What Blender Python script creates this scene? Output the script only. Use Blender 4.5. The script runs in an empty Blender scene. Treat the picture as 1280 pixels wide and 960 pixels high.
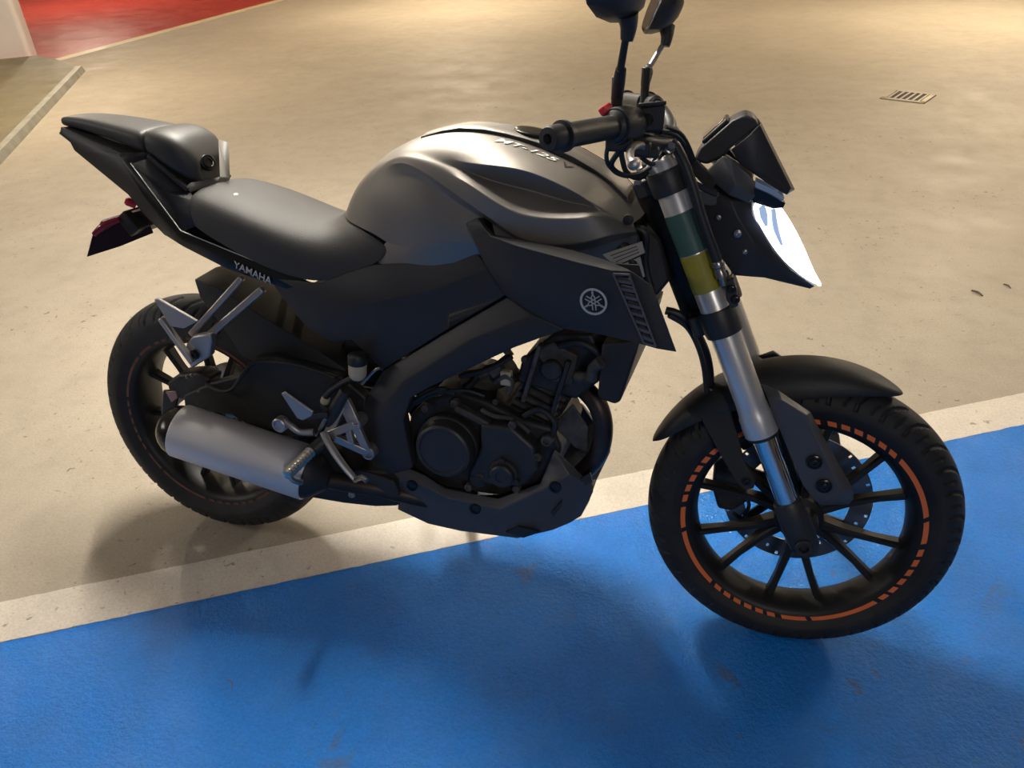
import bpy, bmesh, math, random
from mathutils import Vector, Matrix
random.seed(7)
C = bpy.context.scene.collection
SC = bpy.context.scene

# ---------------------------------------------------------------- camera, light, exposure
cam_data = bpy.data.cameras.new('camera')
cam_data.sensor_fit = 'HORIZONTAL'
cam_data.sensor_width = 36.0
cam_data.lens = 28.1606
cam_data.clip_start = 0.02
cam = bpy.data.objects.new('camera', cam_data)
C.objects.link(cam)
cam.matrix_world = Matrix(((0.950865, -0.128037, 0.28189, 1.229748), (0.305808, 0.530563, -0.79056, -1.253713), (-0.048339, 0.83792, 0.543649, 1.402834), (0.0, 0.0, 0.0, 1.0)))
SC.camera = cam

vs = SC.view_settings
vs.view_transform = 'Standard'
vs.look = 'None'
vs.gamma = 1.0
vs.use_curve_mapping = False
vs.exposure = 0.15

world = bpy.data.worlds.new('garage_air')
SC.world = world
world.use_nodes = True
world.node_tree.nodes['Background'].inputs[0].default_value = (0.55, 0.62, 0.8, 1)
world.node_tree.nodes['Background'].inputs[1].default_value = 0.02

CEIL = 2.5
GRID = math.radians(32.0)          # direction of the painted bay line
# lamp position, turn, watts, colour
LAMPS = [((-0.14, 1.12), GRID + math.pi/2, 125, (1.0, 0.94, 0.83)),
         ((3.1, 7.7), GRID + math.pi/2, 185, (1.0, 0.83, 0.60)),
         ((-2.7, 8.6), GRID + math.pi/2, 185, (1.0, 0.83, 0.60)),
         ((-4.2, 3.6), GRID + math.pi/2, 104, (1.0, 0.84, 0.62)),  # unseen lamp, added to brighten the floor on the left
         ((4.4, 3.3), GRID + math.pi/2, 115, (1.0, 0.86, 0.66)),
         ((-3.9, -1.7), GRID + math.pi/2, 80, (1.0, 0.94, 0.87)),
         ((2.67, -3.44), GRID + math.pi/2, 58, (1.0, 0.93, 0.86)),  # added fill lamp behind the camera for the bike's near side
         ((-8.6, 8.8), GRID + math.pi/2, 120, (1.0, 0.86, 0.66))]  # unseen lamp, added to lift the red floor

# ---------------------------------------------------------------- helpers
def tag(o, label=None, cat=None, group=None, kind=None):
    if label: o['label'] = label
    if cat: o['category'] = cat
    if group: o['group'] = group
    if kind: o['kind'] = kind
    return o

def empty(name, loc=(0, 0, 0)):
    o = bpy.data.objects.new(name, None)
    o.empty_display_size = 0.1
    o.location = loc
    C.objects.link(o)
    return o

RAKE = math.radians(24.8)
AXLE = Vector((1.355, 0, 0.296))
REAR = Vector((0, 0, 0.307))
SAX = Vector((-math.sin(RAKE), 0, math.cos(RAKE)))
NAX = Vector((math.cos(RAKE), 0, math.sin(RAKE)))
SPIV = AXLE - NAX * 0.0397
STEER = Matrix.Translation(SPIV) @ Matrix.Rotation(0.06777, 4, SAX) @ Matrix.Translation(-SPIV)

def build(name, verts, faces, mat, parent=None, steer=False, smooth=True, angle=32, sub=0, bev=0, seg=2, solid=0,
          soff=-1, crease=None, label=None, fix=True, kind=None, mats=None, fmat=None):
    me = bpy.data.meshes.new(name)
    vv = [Vector(v) for v in verts]
    if steer: vv = [STEER @ v for v in vv]
    me.from_pydata([tuple(v) for v in vv], [], [tuple(f) for f in faces])
    if fix:
        bm = bmesh.new(); bm.from_mesh(me)
        bmesh.ops.remove_doubles(bm, verts=bm.verts, dist=1e-5)
        bmesh.ops.recalc_face_normals(bm, faces=bm.faces)
        bm.to_mesh(me); bm.free()
    if mats:
        for m in mats: me.materials.append(m)
        for i, p in enumerate(me.polygons): p.material_index = fmat[i]
    else:
        me.materials.append(mat)
    if crease:
        at = me.attributes.new('crease_edge', 'FLOAT', 'EDGE')
        key = {}
        for a, b, c in crease:
            key[(tuple(round(q, 4) for q in (STEER @ Vector(a) if steer else Vector(a))), tuple(round(q, 4) for q in (STEER @ Vector(b) if steer else Vector(b))))] = c
        co = [tuple(round(q, 4) for q in v.co) for v in me.vertices]
        for e in me.edges:
            a, b = co[e.vertices[0]], co[e.vertices[1]]
            at.data[e.index].value = key.get((a, b), key.get((b, a), 0))
    for p in me.polygons: p.use_smooth = smooth
    if smooth and not sub: me.set_sharp_from_angle(angle=math.radians(angle))
    o = bpy.data.objects.new(name, me)
    C.objects.link(o)
    if parent: o.parent = parent
    if solid:
        m = o.modifiers.new('thickness', 'SOLIDIFY'); m.thickness = solid; m.offset = soff; m.use_even_offset = True
        m.thickness_clamp = 0.8
    if bev:
        m = o.modifiers.new('edges', 'BEVEL'); m.width = bev; m.segments = seg; m.limit_method = 'ANGLE'; m.angle_limit = math.radians(28)
        m.harden_normals = False
    if sub:
        m = o.modifiers.new('smooth', 'SUBSURF'); m.levels = sub; m.render_levels = sub
    if label: o['label'] = label
    if kind: o['kind'] = kind
    return o

def mirror(verts, faces):
    return [(x, -y, z) for x, y, z in verts], [tuple(reversed(f)) for f in faces]

def both(verts, faces):
    n = len(verts)
    mv, mf = mirror(verts, faces)
    return list(verts) + mv, list(faces) + [tuple(i + n for i in f) for f in mf]

def orient(verts, faces, d=(0, -1, 0)):
    """make the faces of an open panel point along d on the whole"""
    bm = bmesh.new()
    vs_ = [bm.verts.new(v) for v in verts]
    for f in faces: bm.faces.new([vs_[i] for i in f])
    bm.normal_update()
    bmesh.ops.recalc_face_normals(bm, faces=bm.faces)
    bm.normal_update()
    s = sum((f.normal * f.calc_area() for f in bm.faces), Vector()).dot(Vector(d))
    bm.faces.ensure_lookup_table(); bm.verts.index_update()
    out = [[v.index for v in f.verts] for f in bm.faces]
    bm.free()
    return [tuple(reversed(f)) for f in out] if s < 0 else [tuple(f) for f in out]

def panel(name, verts, faces, mat, parent=None, thick=0.004, d=(0, -1, 0), **k):
    f = orient(verts, faces, d)
    return build(name, verts, f, mat, parent, solid=thick, fix=False, **k)

def slab(outline, dy):
    """closed solid between an outline (x, y, z) and the same outline moved inwards by dy along +y"""
    n = len(outline)
    v = list(outline) + [(x, y + dy, z) for x, y, z in outline]
    f = [tuple(range(n)), tuple(reversed(range(n, 2 * n)))] + [(i, i + n, (i + 1) % n + n, (i + 1) % n) for i in range(n)]
    return v, f

def spline(pts, n=8):
    pts = [Vector(p) for p in pts]
    out = []
    for i in range(len(pts) - 1):
        p0, p1, p2, p3 = pts[max(i - 1, 0)], pts[i], pts[i + 1], pts[min(i + 2, len(pts) - 1)]
        for j in range(n):
            t = j / n
            out.append(0.5 * ((2 * p1) + (p2 - p0) * t + (2 * p0 - 5 * p1 + 4 * p2 - p3) * t * t + (3 * p1 - p0 - 3 * p2 + p3) * t ** 3))
    out.append(pts[-1])
    return out

def tube(pts, r, n=12, smooth=6, flat=1.0):
    """swept tube; r is one radius or one per control point"""
    rr = r if isinstance(r, (list, tuple)) else [r] * len(pts)
    P = spline([Vector(p) for p in pts], smooth) if smooth > 1 and len(pts) > 2 else [Vector(p) for p in pts]
    if smooth > 1 and len(pts) > 2:
        rad = []
        for i in range(len(pts) - 1):
            for j in range(smooth): rad.append(rr[i] + (rr[i + 1] - rr[i]) * j / smooth)
        rad.append(rr[-1])
    else: rad = rr
    v, f = [], []
    up = None
    for i, p in enumerate(P):
        t = (P[min(i + 1, len(P) - 1)] - P[max(i - 1, 0)]).normalized()
        if up is None:
            up = Vector((0, 0, 1)) if abs(t.z) < 0.9 else Vector((1, 0, 0))
        side = t.cross(up).normalized()
        up = side.cross(t).normalized()
        for k in range(n):
            a = 2 * math.pi * k / n
            v.append(tuple(p + side * math.cos(a) * rad[i] + up * math.sin(a) * rad[i] * flat))
    m = len(P)
    for i in range(m - 1):
        for k in range(n):
            f.append((i * n + k, i * n + (k + 1) % n, (i + 1) * n + (k + 1) % n, (i + 1) * n + k))
    f.append(tuple(reversed(range(n)))); f.append(tuple(range((m - 1) * n, m * n)))
    return v, f

def lathe(profile, o, axis, n=48, closed=False, cap=True, a0=0.0, a1=2 * math.pi):
    """profile of (radius, height along axis)"""
    axis = Vector(axis).normalized(); o = Vector(o)
    u = axis.cross(Vector((0, 1, 0)) if abs(axis.y) < 0.9 else Vector((1, 0, 0))).normalized()
    w = axis.cross(u)
    full = abs(a1 - a0 - 2 * math.pi) < 1e-6
    m = n if full else n + 1
    v, f = [], []
    for k in range(m):
        a = a0 + (a1 - a0) * k / n
        for r, h in profile:
            v.append(tuple(o + axis * h + (u * math.cos(a) + w * math.sin(a)) * r))
    q = len(profile)
    rng = q if closed else q - 1
    for k in range(n):
        k2 = (k + 1) % m
        for i in range(rng):
            j = (i + 1) % q
            f.append((k * q + i, k2 * q + i, k2 * q + j, k * q + j))
    if cap and not closed and full:
        if profile[0][0] > 1e-5: f.append(tuple(k * q for k in range(n)))
        if profile[-1][0] > 1e-5: f.append(tuple(k * q + q - 1 for k in reversed(range(n))))
    return v, f

def loft(rings, cap=True):
    n = len(rings[0]); v = [tuple(p) for r in rings for p in r]; f = []
    for i in range(len(rings) - 1):
        for k in range(n):
            f.append((i * n + k, i * n + (k + 1) % n, (i + 1) * n + (k + 1) % n, (i + 1) * n + k))
    if cap:
        f.append(tuple(reversed(range(n)))); f.append(tuple(range((len(rings) - 1) * n, len(rings) * n)))
    return v, f

def box(c, s, m=None):
    x, y, z = s[0] / 2, s[1] / 2, s[2] / 2
    v = [Vector((a * x, b * y, d * z)) for a in (-1, 1) for b in (-1, 1) for d in (-1, 1)]
    if m: v = [m @ p for p in v]
    v = [tuple(p + Vector(c)) for p in v]
    return v, [(0, 1, 3, 2), (4, 6, 7, 5), (0, 4, 5, 1), (2, 3, 7, 6), (0, 2, 6, 4), (1, 5, 7, 3)]

def bar(p0, p1, w, h, up=(0, 1, 0), w1=None, h1=None):
    """square bar from p0 to p1: w across, h along up"""
    p0, p1 = Vector(p0), Vector(p1); t = (p1 - p0).normalized(); up = Vector(up)
    s = t.cross(up).normalized(); u = s.cross(t)
    w1 = w if w1 is None else w1; h1 = h if h1 is None else h1
    r = []
    for p, a, b in ((p0, w, h), (p1, w1, h1)):
        r.append([p + s * a / 2 + u * b / 2, p - s * a / 2 + u * b / 2, p - s * a / 2 - u * b / 2, p + s * a / 2 - u * b / 2])
    return loft(r)

def join(*parts):
    v, f = [], []
    for a, b in parts:
        n = len(v); v += list(a); f += [tuple(i + n for i in q) for q in b]
    return v, f

def grid(rows, close=False):
    n = len(rows[0]); v = [tuple(p) for r in rows for p in r]; f = []
    for i in range(len(rows) - 1):
        for k in range(n if close else n - 1):
            k2 = (k + 1) % n
            f.append((i * n + k, i * n + k2, (i + 1) * n + k2, (i + 1) * n + k))
    return v, f

def place(mesh, name, mat4, parent, steer=False, label=None):
    o = bpy.data.objects.new(name, mesh); C.objects.link(o); o.parent = parent
    pm = parent.matrix_local if parent and parent.type == 'MESH' else Matrix()
    o.matrix_local = pm.inverted() @ (STEER @ mat4 if steer else mat4)
    if label: o['label'] = label
    return o

def along(p, d, roll=None):
    """matrix whose z axis is d, at p"""
    d = Vector(d).normalized()
    return Matrix.Translation(Vector(p)) @ d.to_track_quat('Z', 'Y').to_matrix().to_4x4()

# ---------------------------------------------------------------- materials
MATS = {}
def mat(name, col, rough=0.5, metal=0.0, emit=None, estr=0, bump=0, bscale=60, var=0, vscale=8, coat=0, spec=0.5, rvar=0, alpha=1, trans=0, aniso=0):
    m = bpy.data.materials.new(name); m.use_nodes = True
    nt = m.node_tree; b = nt.nodes['Principled BSDF']
    b.inputs['Base Color'].default_value = (*col, 1)
    b.inputs['Roughness'].default_value = rough
    b.inputs['Metallic'].default_value = metal
    b.inputs['Specular IOR Level'].default_value = spec
    b.inputs['Coat Weight'].default_value = coat
    b.inputs['Transmission Weight'].default_value = trans
    if emit:
        b.inputs['Emission Color'].default_value = (*emit, 1); b.inputs['Emission Strength'].default_value = estr
    tc = nt.nodes.new('ShaderNodeTexCoord')
    if var or rvar:
        n = nt.nodes.new('ShaderNodeTexNoise'); n.inputs['Scale'].default_value = vscale; n.inputs['Detail'].default_value = 5
        nt.links.new(tc.outputs['Object'], n.inputs['Vector'])
        if var:
            r = nt.nodes.new('ShaderNodeMapRange'); r.inputs[1].default_value = 0.3; r.inputs[2].default_value = 0.7
            r.inputs[3].default_value = 1 - var; r.inputs[4].default_value = 1 + var
            nt.links.new(n.outputs['Fac'], r.inputs[0])
            mx = nt.nodes.new('ShaderNodeVectorMath'); mx.operation = 'SCALE'; mx.inputs[0].default_value = col
            nt.links.new(r.outputs[0], mx.inputs['Scale']); nt.links.new(mx.outputs[0], b.inputs['Base Color'])
        if rvar:
            r = nt.nodes.new('ShaderNodeMapRange'); r.inputs[1].default_value = 0.3; r.inputs[2].default_value = 0.7
            r.inputs[3].default_value = rough - rvar; r.inputs[4].default_value = rough + rvar
            nt.links.new(n.outputs['Fac'], r.inputs[0]); nt.links.new(r.outputs[0], b.inputs['Roughness'])
    if bump:
        n = nt.nodes.new('ShaderNodeTexNoise'); n.inputs['Scale'].default_value = bscale; n.inputs['Detail'].default_value = 3
        nt.links.new(tc.outputs['Object'], n.inputs['Vector'])
        bp = nt.nodes.new('ShaderNodeBump'); bp.inputs['Strength'].default_value = bump; bp.inputs['Distance'].default_value = 0.002
        nt.links.new(n.outputs['Fac'], bp.inputs['Height']); nt.links.new(bp.outputs[0], b.inputs['Normal'])
    MATS[name] = m
    return m

paint_grey = mat('matt_grey_metallic_paint', (0.25, 0.230, 0.205), 0.50, 0.85, rvar=0.02, vscale=30)
black = mat('black_textured_plastic', (0.017, 0.0165, 0.017), 0.52, bump=0.15, bscale=500, spec=0.4)
satin = mat('satin_dark_grey_paint', (0.027, 0.026, 0.028), 0.50, spec=0.35)
gloss = mat('gloss_black_plastic', (0.010, 0.010, 0.010), 0.25, spec=0.4)
guard_grey = mat('dark_slate_plastic', (0.060, 0.060, 0.066), 0.45)
rubber = mat('tyre_rubber', (0.016, 0.016, 0.017), 0.62, var=0.3, vscale=25, bump=0.1, bscale=300, spec=0.35)
rim_black = mat('black_wheel_paint', (0.010, 0.010, 0.010), 0.5, spec=0.35)
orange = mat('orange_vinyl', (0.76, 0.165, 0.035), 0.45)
orange_shaded = mat('shaded_orange_vinyl', (0.13, 0.045, 0.030), 0.65, var=0.6, vscale=40)  # same stripe orange, with the shade on the rear rim put into the colour
alu = mat('cast_aluminium', (0.42, 0.39, 0.37), 0.42, 0.8, bump=0.08, bscale=250)
tube_alu = mat('brushed_fork_tube', (0.66, 0.645, 0.62), 0.34, 0.62, bump=0.02, bscale=200)
chrome = mat('chrome', (0.82, 0.81, 0.79), 0.16, 1.0)
steel = mat('steel', (0.35, 0.34, 0.33), 0.3, 1.0)
disc_steel = mat('brake_disc_steel', (0.16, 0.155, 0.15), 0.34, 0.9)
muffler_alu = mat('satin_muffler_aluminium', (0.60, 0.575, 0.565), 0.55, 0.55, bump=0.03, bscale=300)
engine_dark = mat('dark_engine_casting', (0.026, 0.025, 0.026), 0.5, 0.3, var=0.4, vscale=30, bump=0.25, bscale=220)
engine_cover = mat('black_engine_cover', (0.022, 0.021, 0.022), 0.48, 0.0, bump=0.06, bscale=300)
engine_dust = mat('dusty_engine_casting', (0.065, 0.058, 0.052), 0.62, 0.3, var=0.5, vscale=40, bump=0.3, bscale=200)
peg_metal = mat('worn_polished_alloy', (0.62, 0.57, 0.50), 0.30, 1.0)
header_brown = mat('heat_stained_pipe', (0.060, 0.045, 0.040), 0.45, 0.8, var=0.4, vscale=14)
vinyl = mat('seat_vinyl', (0.034, 0.031, 0.029), 0.60, bump=0.35, bscale=700, spec=0.5)
vinyl_gloss = mat('smooth_seat_vinyl', (0.030, 0.028, 0.026), 0.52, bump=0.1, bscale=600)
hose_rubber = mat('hose_rubber', (0.012, 0.012, 0.013), 0.5)
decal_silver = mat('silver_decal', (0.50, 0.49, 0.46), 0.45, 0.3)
decal_light = mat('light_lettering', (0.95, 0.92, 0.84), 0.5)
decal_dark = mat('dark_decal', (0.02, 0.02, 0.02), 0.5)
red = mat('red_plastic', (0.55, 0.02, 0.04), 0.3)
red_dark = mat('red_reflector', (0.22, 0.010, 0.020), 0.15)
plate_gloss = mat('plate_back', (0.030, 0.013, 0.012), 0.45, spec=0.12)
mirror_glass = mat('mirror_glass', (0.85, 0.85, 0.85), 0.02, 1.0)
screen = mat('meter_glass', (0.02, 0.02, 0.035), 0.05, coat=1.0)
teal = mat('teal_sticker', (0.050, 0.115, 0.095), 0.4, var=0.12, vscale=20)
olive = mat('yellow_sticker', (0.32, 0.27, 0.030), 0.4, var=0.12, vscale=20)
label_white = mat('white_label', (0.36, 0.34, 0.31), 0.55)
clear_tank = mat('translucent_reservoir', (0.42, 0.36, 0.26), 0.35, spec=0.5)
copper = mat('copper_bracket', (0.42, 0.25, 0.19), 0.4, 0.9)
lens_lit = mat('lit_headlight_lens', (0.9, 0.95, 1.0), 0.08, emit=(0.86, 0.93, 1.0), estr=5.5)
lens_dim = mat('headlight_reflector', (0.35, 0.42, 0.55), 0.15, 0.6, emit=(0.5, 0.66, 0.95), estr=0.55)
lens_strip = mat('position_light_bar', (0.10, 0.13, 0.18), 0.1, emit=(0.45, 0.62, 1.0), estr=0.10, coat=1.0)

# ---------------------------------------------------------------- ground materials
def ground_mat(name, base, alt, rough, wear=None, wear_amt=0.62, bump=0.4, glint=0.3, speck=True, rlo=0.25, crough=0.2, spec=0.5):
    m = bpy.data.materials.new(name); m.use_nodes = True
    nt = m.node_tree; L = nt.links.new; N = nt.nodes.new
    b = nt.nodes['Principled BSDF']
    tc = N('ShaderNodeNewGeometry')
    def noise(scale, detail=6, rough_=0.55, dist=0.0):
        n = N('ShaderNodeTexNoise'); n.inputs['Scale'].default_value = scale; n.inputs['Detail'].default_value = detail
        n.inputs['Roughness'].default_value = rough_; n.inputs['Distortion'].default_value = dist
        L(tc.outputs['Position'], n.inputs['Vector']); return n.outputs['Fac']
    def ramp(src, a, b_, c=0.0, d=1.0):
        r = N('ShaderNodeMapRange'); r.inputs[1].default_value = a; r.inputs[2].default_value = b_
        r.inputs[3].default_value = c; r.inputs[4].default_value = d; L(src, r.inputs[0]); return r.outputs[0]
    def mix(fac, a, b_):
        x = N('ShaderNodeMix'); x.data_type = 'RGBA'
        L(fac, x.inputs['Factor'])
        for s, q in ((6, a), (7, b_)):
            if isinstance(q, tuple): x.inputs[s].default_value = (*q, 1)
            else: L(q, x.inputs[s])
        return x.outputs[2]
    col = mix(ramp(noise(1.1, 5, 0.6), 0.32, 0.68), base, alt)
    col = mix(ramp(noise(9, 6, 0.65), 0.45, 0.75, 0, 0.5), col, tuple(q * 0.74 for q in base))
    col = mix(ramp(noise(160, 3, 0.6), 0.40, 0.75, 0, 0.5), col, tuple(q * 0.62 for q in base))
    if wear:
        w = ramp(noise(7, 8, 0.72, 0.6), wear_amt, wear_amt + 0.06, 0, 0.55)
        w2 = N('ShaderNodeMath'); w2.operation = 'MULTIPLY'; L(w, w2.inputs[0]); L(ramp(noise(2.3, 3), 0.45, 0.62), w2.inputs[1])
        col = mix(w2.outputs[0], col, wear)
    if speck:
        s = ramp(noise(42, 4, 0.55, 0.5), 0.64, 0.70, 0, 0.75)
        s2 = N('ShaderNodeMath'); s2.operation = 'MULTIPLY'; L(s, s2.inputs[0]); L(ramp(noise(2.0, 3), 0.42, 0.6), s2.inputs[1])
        col = mix(s2.outputs[0], col, (0.045, 0.035, 0.025))
    L(col, b.inputs['Base Color'])
    L(ramp(noise(3.5, 6, 0.6), 0.3, 0.7, rough - rlo, rough + 0.1), b.inputs['Roughness'])
    b.inputs['Specular IOR Level'].default_value = spec
    b.inputs['Coat Weight'].default_value = glint
    b.inputs['Coat Roughness'].default_value = crough
    h1 = N('ShaderNodeMath'); h1.operation = 'MULTIPLY_ADD'
    L(noise(14, 5, 0.6), h1.inputs[0]); h1.inputs[1].default_value = 0.35; L(noise(95, 5, 0.65), h1.inputs[2])
    bp = N('ShaderNodeBump'); bp.inputs['Strength'].default_value = bump; bp.inputs['Distance'].default_value = 0.006
    L(h1.outputs[0], bp.inputs['Height'])
    L(bp.outputs[0], b.inputs['Normal']); L(bp.outputs[0], b.inputs['Coat Normal'])
    return m

concrete = ground_mat('garage_concrete', (0.345, 0.295, 0.228), (0.395, 0.340, 0.262), 0.66, bump=0.12, glint=0.03, rlo=0.14, spec=0.4)
blue_paint = ground_mat('blue_epoxy_paint', (0.005, 0.180, 0.620), (0.007, 0.205, 0.690), 0.55, wear=(0.08, 0.10, 0.10), wear_amt=0.60, bump=1.0, glint=0.75, speck=False, rlo=0.12, crough=0.045, spec=0.15)
white_paint = ground_mat('white_line_paint', (0.62, 0.55, 0.46), (0.66, 0.59, 0.50), 0.5, wear=(0.34, 0.28, 0.2), wear_amt=0.66, bump=0.18, glint=0.1, speck=True, rlo=0.1)
red_paint = ground_mat('red_epoxy_paint', (0.42, 0.045, 0.034), (0.48, 0.055, 0.040), 0.40, bump=0.15, glint=0.25, speck=False, rlo=0.1)
cream_paint = ground_mat('cream_line_paint', (0.62, 0.52, 0.32), (0.66, 0.56, 0.36), 0.5, bump=0.1, glint=0.1, speck=False)
kerb_mat = ground_mat('stained_kerb_concrete', (0.13, 0.110, 0.055), (0.18, 0.150, 0.080), 0.55, wear=(0.16, 0.13, 0.07), wear_amt=0.52, bump=0.2, glint=0.1)
edge_mat = mat('kerb_edge_steel', (0.30, 0.29, 0.25), 0.5, 0.2, var=0.2, vscale=10)
wall_mat = mat('painted_wall', (0.62, 0.57, 0.55), 0.6, var=0.06, vscale=3, bump=0.1, bscale=80)
ceil_mat = mat('ceiling_concrete', (0.45, 0.43, 0.40), 0.85, var=0.1, vscale=2)
far_wall_mat = mat('far_wall_concrete', (0.50, 0.46, 0.41), 0.8, var=0.1, vscale=1.5)

# ---------------------------------------------------------------- the garage shell
def flat(name, poly, z, m, parent=None, jitter=0.0, label=None, h=0.0):
    pts = []
    for i, p in enumerate(poly):
        q = poly[(i + 1) % len(poly)]
        a, b = Vector(p), Vector(q); n = 1
        if jitter: n = max(1, int((b - a).length / 0.02))
        for j in range(n):
            c = a.lerp(b, j / n)
            if jitter: c = c + Vector((random.uniform(-1, 1), random.uniform(-1, 1))) * jitter
            pts.append((c.x, c.y))
    k = len(pts)
    if h:
        v = [(x, y, z) for x, y in pts] + [(x, y, z - h) for x, y in pts]
        f = [tuple(range(k)), tuple(reversed(range(k, 2 * k)))] + [(i, i + k, (i + 1) % k + k, (i + 1) % k) for i in range(k)]
    else:
        v = [(x, y, z) for x, y in pts]; f = [tuple(range(k))]
    return build(name, v, f, m, parent, smooth=False, label=label)

X0, X1, Y0, Y1 = -13.0, 13.0, -8.0, 17.0
floor = flat('floor', [(X0, Y0), (X1, Y0), (X1, Y1), (X0, Y1)], 0, concrete, h=0.05)
tag(floor, 'worn beige concrete garage floor under the motorcycle', 'floor', kind='structure')
ceiling = flat('ceiling', [(X0, Y0), (X1, Y0), (X1, Y1), (X0, Y1)], CEIL + 0.1, ceil_mat, h=0.1)
tag(ceiling, 'plain grey concrete ceiling of the garage', 'ceiling', kind='structure')
for nm, c, s, lab in (('wall_back', (0, Y1 + 0.1, CEIL / 2), (X1 - X0 + 0.4, 0.2, CEIL), 'far concrete wall beyond the drain'),
                      ('wall_front', (0, Y0 - 0.1, CEIL / 2), (X1 - X0 + 0.4, 0.2, CEIL), 'concrete wall facing the motorcycle headlight side'),
                      ('wall_left', (X0 - 0.1, (Y0 + Y1) / 2, CEIL / 2), (0.2, Y1 - Y0, CEIL), 'concrete wall beyond the red floor area'),
                      ('wall_right', (X1 + 0.1, (Y0 + Y1) / 2, CEIL / 2), (0.2, Y1 - Y0, CEIL), 'concrete wall ahead of the front wheel')):
    tag(build(nm, *box(c, s), far_wall_mat, smooth=False), lab, 'wall', kind='structure')

# painted bay: edge of the blue and the line beside it
D1 = Vector((math.cos(GRID), math.sin(GRID))); D2 = Vector((-D1.y, D1.x))
B0 = Vector((0.7133, 0.1304))             # a point on the edge between blue and line
def bay(u, v): p = B0 + D1 * u + D2 * v; return (p.x, p.y)
LW = 0.1323
flat('blue_bay_paint', [bay(-4.5, -5.0), bay(4.0, -5.0), bay(4.0, 0), bay(-4.5, 0)], 0.0012, blue_paint, floor, 0.0016, 'glossy blue painted parking bay under the front wheel')
flat('bay_line', [bay(-4.5, 0.001), bay(4.0, 0.001), bay(4.0, LW), bay(-4.5, LW)], 0.0014, white_paint, floor, 0.0012, 'off-white painted line along the blue bay')

# red zone and its cream line
R0_, R1_ = Vector((-5.6715, 5.2161)), Vector((-5.5267, 9.0869))
dr = (R1_ - R0_).normalized(); nr = Vector((-dr.y, dr.x))
def rz(u, v): p = R0_ + dr * u + nr * v; return (p.x, p.y)
flat('red_floor_paint', [rz(-0.6, 0.09), rz(11, 0.09), rz(11, 5.2), rz(-0.6, 5.2)], 0.0012, red_paint, floor, 0, 'deep red painted floor area behind the pillar')
flat('red_zone_line', [rz(-0.6, -0.06), rz(11, -0.06), rz(11, 0.09), rz(-0.6, 0.09)], 0.0014, cream_paint, floor, 0, 'narrow cream line edging the red area')

# raised concrete island with a steel edge
K0, K1 = Vector((-4.9351, 4.8883)), Vector((-3.3327, 2.3966))
dk = (K1 - K0).normalized(); nk = Vector((dk.y, -dk.x))
if nk.x > 0: nk = -nk
KH = 0.05
def ki(u, v): p = K0 + dk * u + nk * v; return (p.x, p.y)
isl = empty('kerb_island', (*ki(2.0, 1.0), 0))
tag(isl, 'low raised concrete island with worn grey edge beside the white pillar', 'kerb')
io = Vector(isl.location)
def rel(vf): return [tuple(Vector(p) - io) for p in vf[0]], vf[1]
top = [ki(0.0, 0.07), (-5.5324, 5.1533), (-5.8706, 5.2765), (-6.3246, 4.9513), ki(6.5, 4.5), ki(6.5, 0.07)]
v = [(x, y, KH) for x, y in top] + [(x, y, 0.0) for x, y in top]
build('island_slab', *rel((v, [tuple(range(6)), tuple(reversed(range(6, 12)))] + [(i, i + 6, (i + 1) % 6 + 6, (i + 1) % 6) for i in range(6)])), kerb_mat, isl, smooth=False)
e = [ki(0, 0.0), ki(0.0, 0.07), ki(6.5, 0.07), ki(6.5, 0.0)]
e2 = [ki(0.0, 0.02), ki(0.0, 0.07), ki(6.5, 0.07), ki(6.5, 0.02)]
v = [(x, y, KH) for x, y in e2] + [(x, y, 0.0) for x, y in e]
build('edge_strip', *rel((v, [(0, 1, 2, 3), (7, 6, 5, 4)] + [(i, i + 4, (i + 1) % 4 + 4, (i + 1) % 4) for i in range(4)])), edge_mat, isl, smooth=False)

# white pillar
P0 = Vector((-6.0351, 5.3602))
px_ = Vector((-D1.x, -D1.y)); py_ = D2
def pl(u, v): p = P0 + px_ * u + py_ * v; return (p.x, p.y)
rc = 0.05
pts = [pl(0.0, rc)] + [pl(rc - rc * math.cos(a), rc - rc * math.sin(a)) for a in (0.4, 0.8, 1.2)] + [pl(rc, 0), pl(1.6, 0), pl(1.6, 0.22), pl(0, 0.22)]
k = len(pts)
v = [(x, y, 0) for x, y in pts] + [(x, y, CEIL) for x, y in pts]
trim = build('trim_1', v, [tuple(reversed(range(k))), tuple(range(k, 2 * k))] + [(i, (i + 1) % k, (i + 1) % k + k, i + k) for i in range(k)], wall_mat, angle=40)
tag(trim, 'white painted pillar with rounded corner behind the raised island', 'pillar', kind='structure')
sg = empty('wall_poster', (*pl(0.62, -0.006), 0.42))
tag(sg, 'orange and green poster low on the white pillar', 'poster')
poster_o = mat('poster_orange', (0.75, 0.25, 0.06), 0.5); poster_g = mat('poster_green', (0.10, 0.12, 0.03), 0.5); poster_d = mat('poster_grey', (0.18, 0.17, 0.18), 0.5)
rotp = Matrix.Rotation(GRID + math.pi, 4, 'Z')
for nm, c, s, m in (('poster_picture', (0.12, 0, 0.10), (0.30, 0.008, 0.26), poster_o), ('poster_foot', (0.10, 0.001, -0.06), (0.34, 0.008, 0.07), poster_d), ('poster_corner', (0.02, -0.004, 0.0), (0.08, 0.006, 0.06), poster_g)):
    vv, ff = box(c, s); build(nm, [tuple(rotp @ Vector(p)) for p in vv], ff, m, sg, smooth=False)

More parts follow.
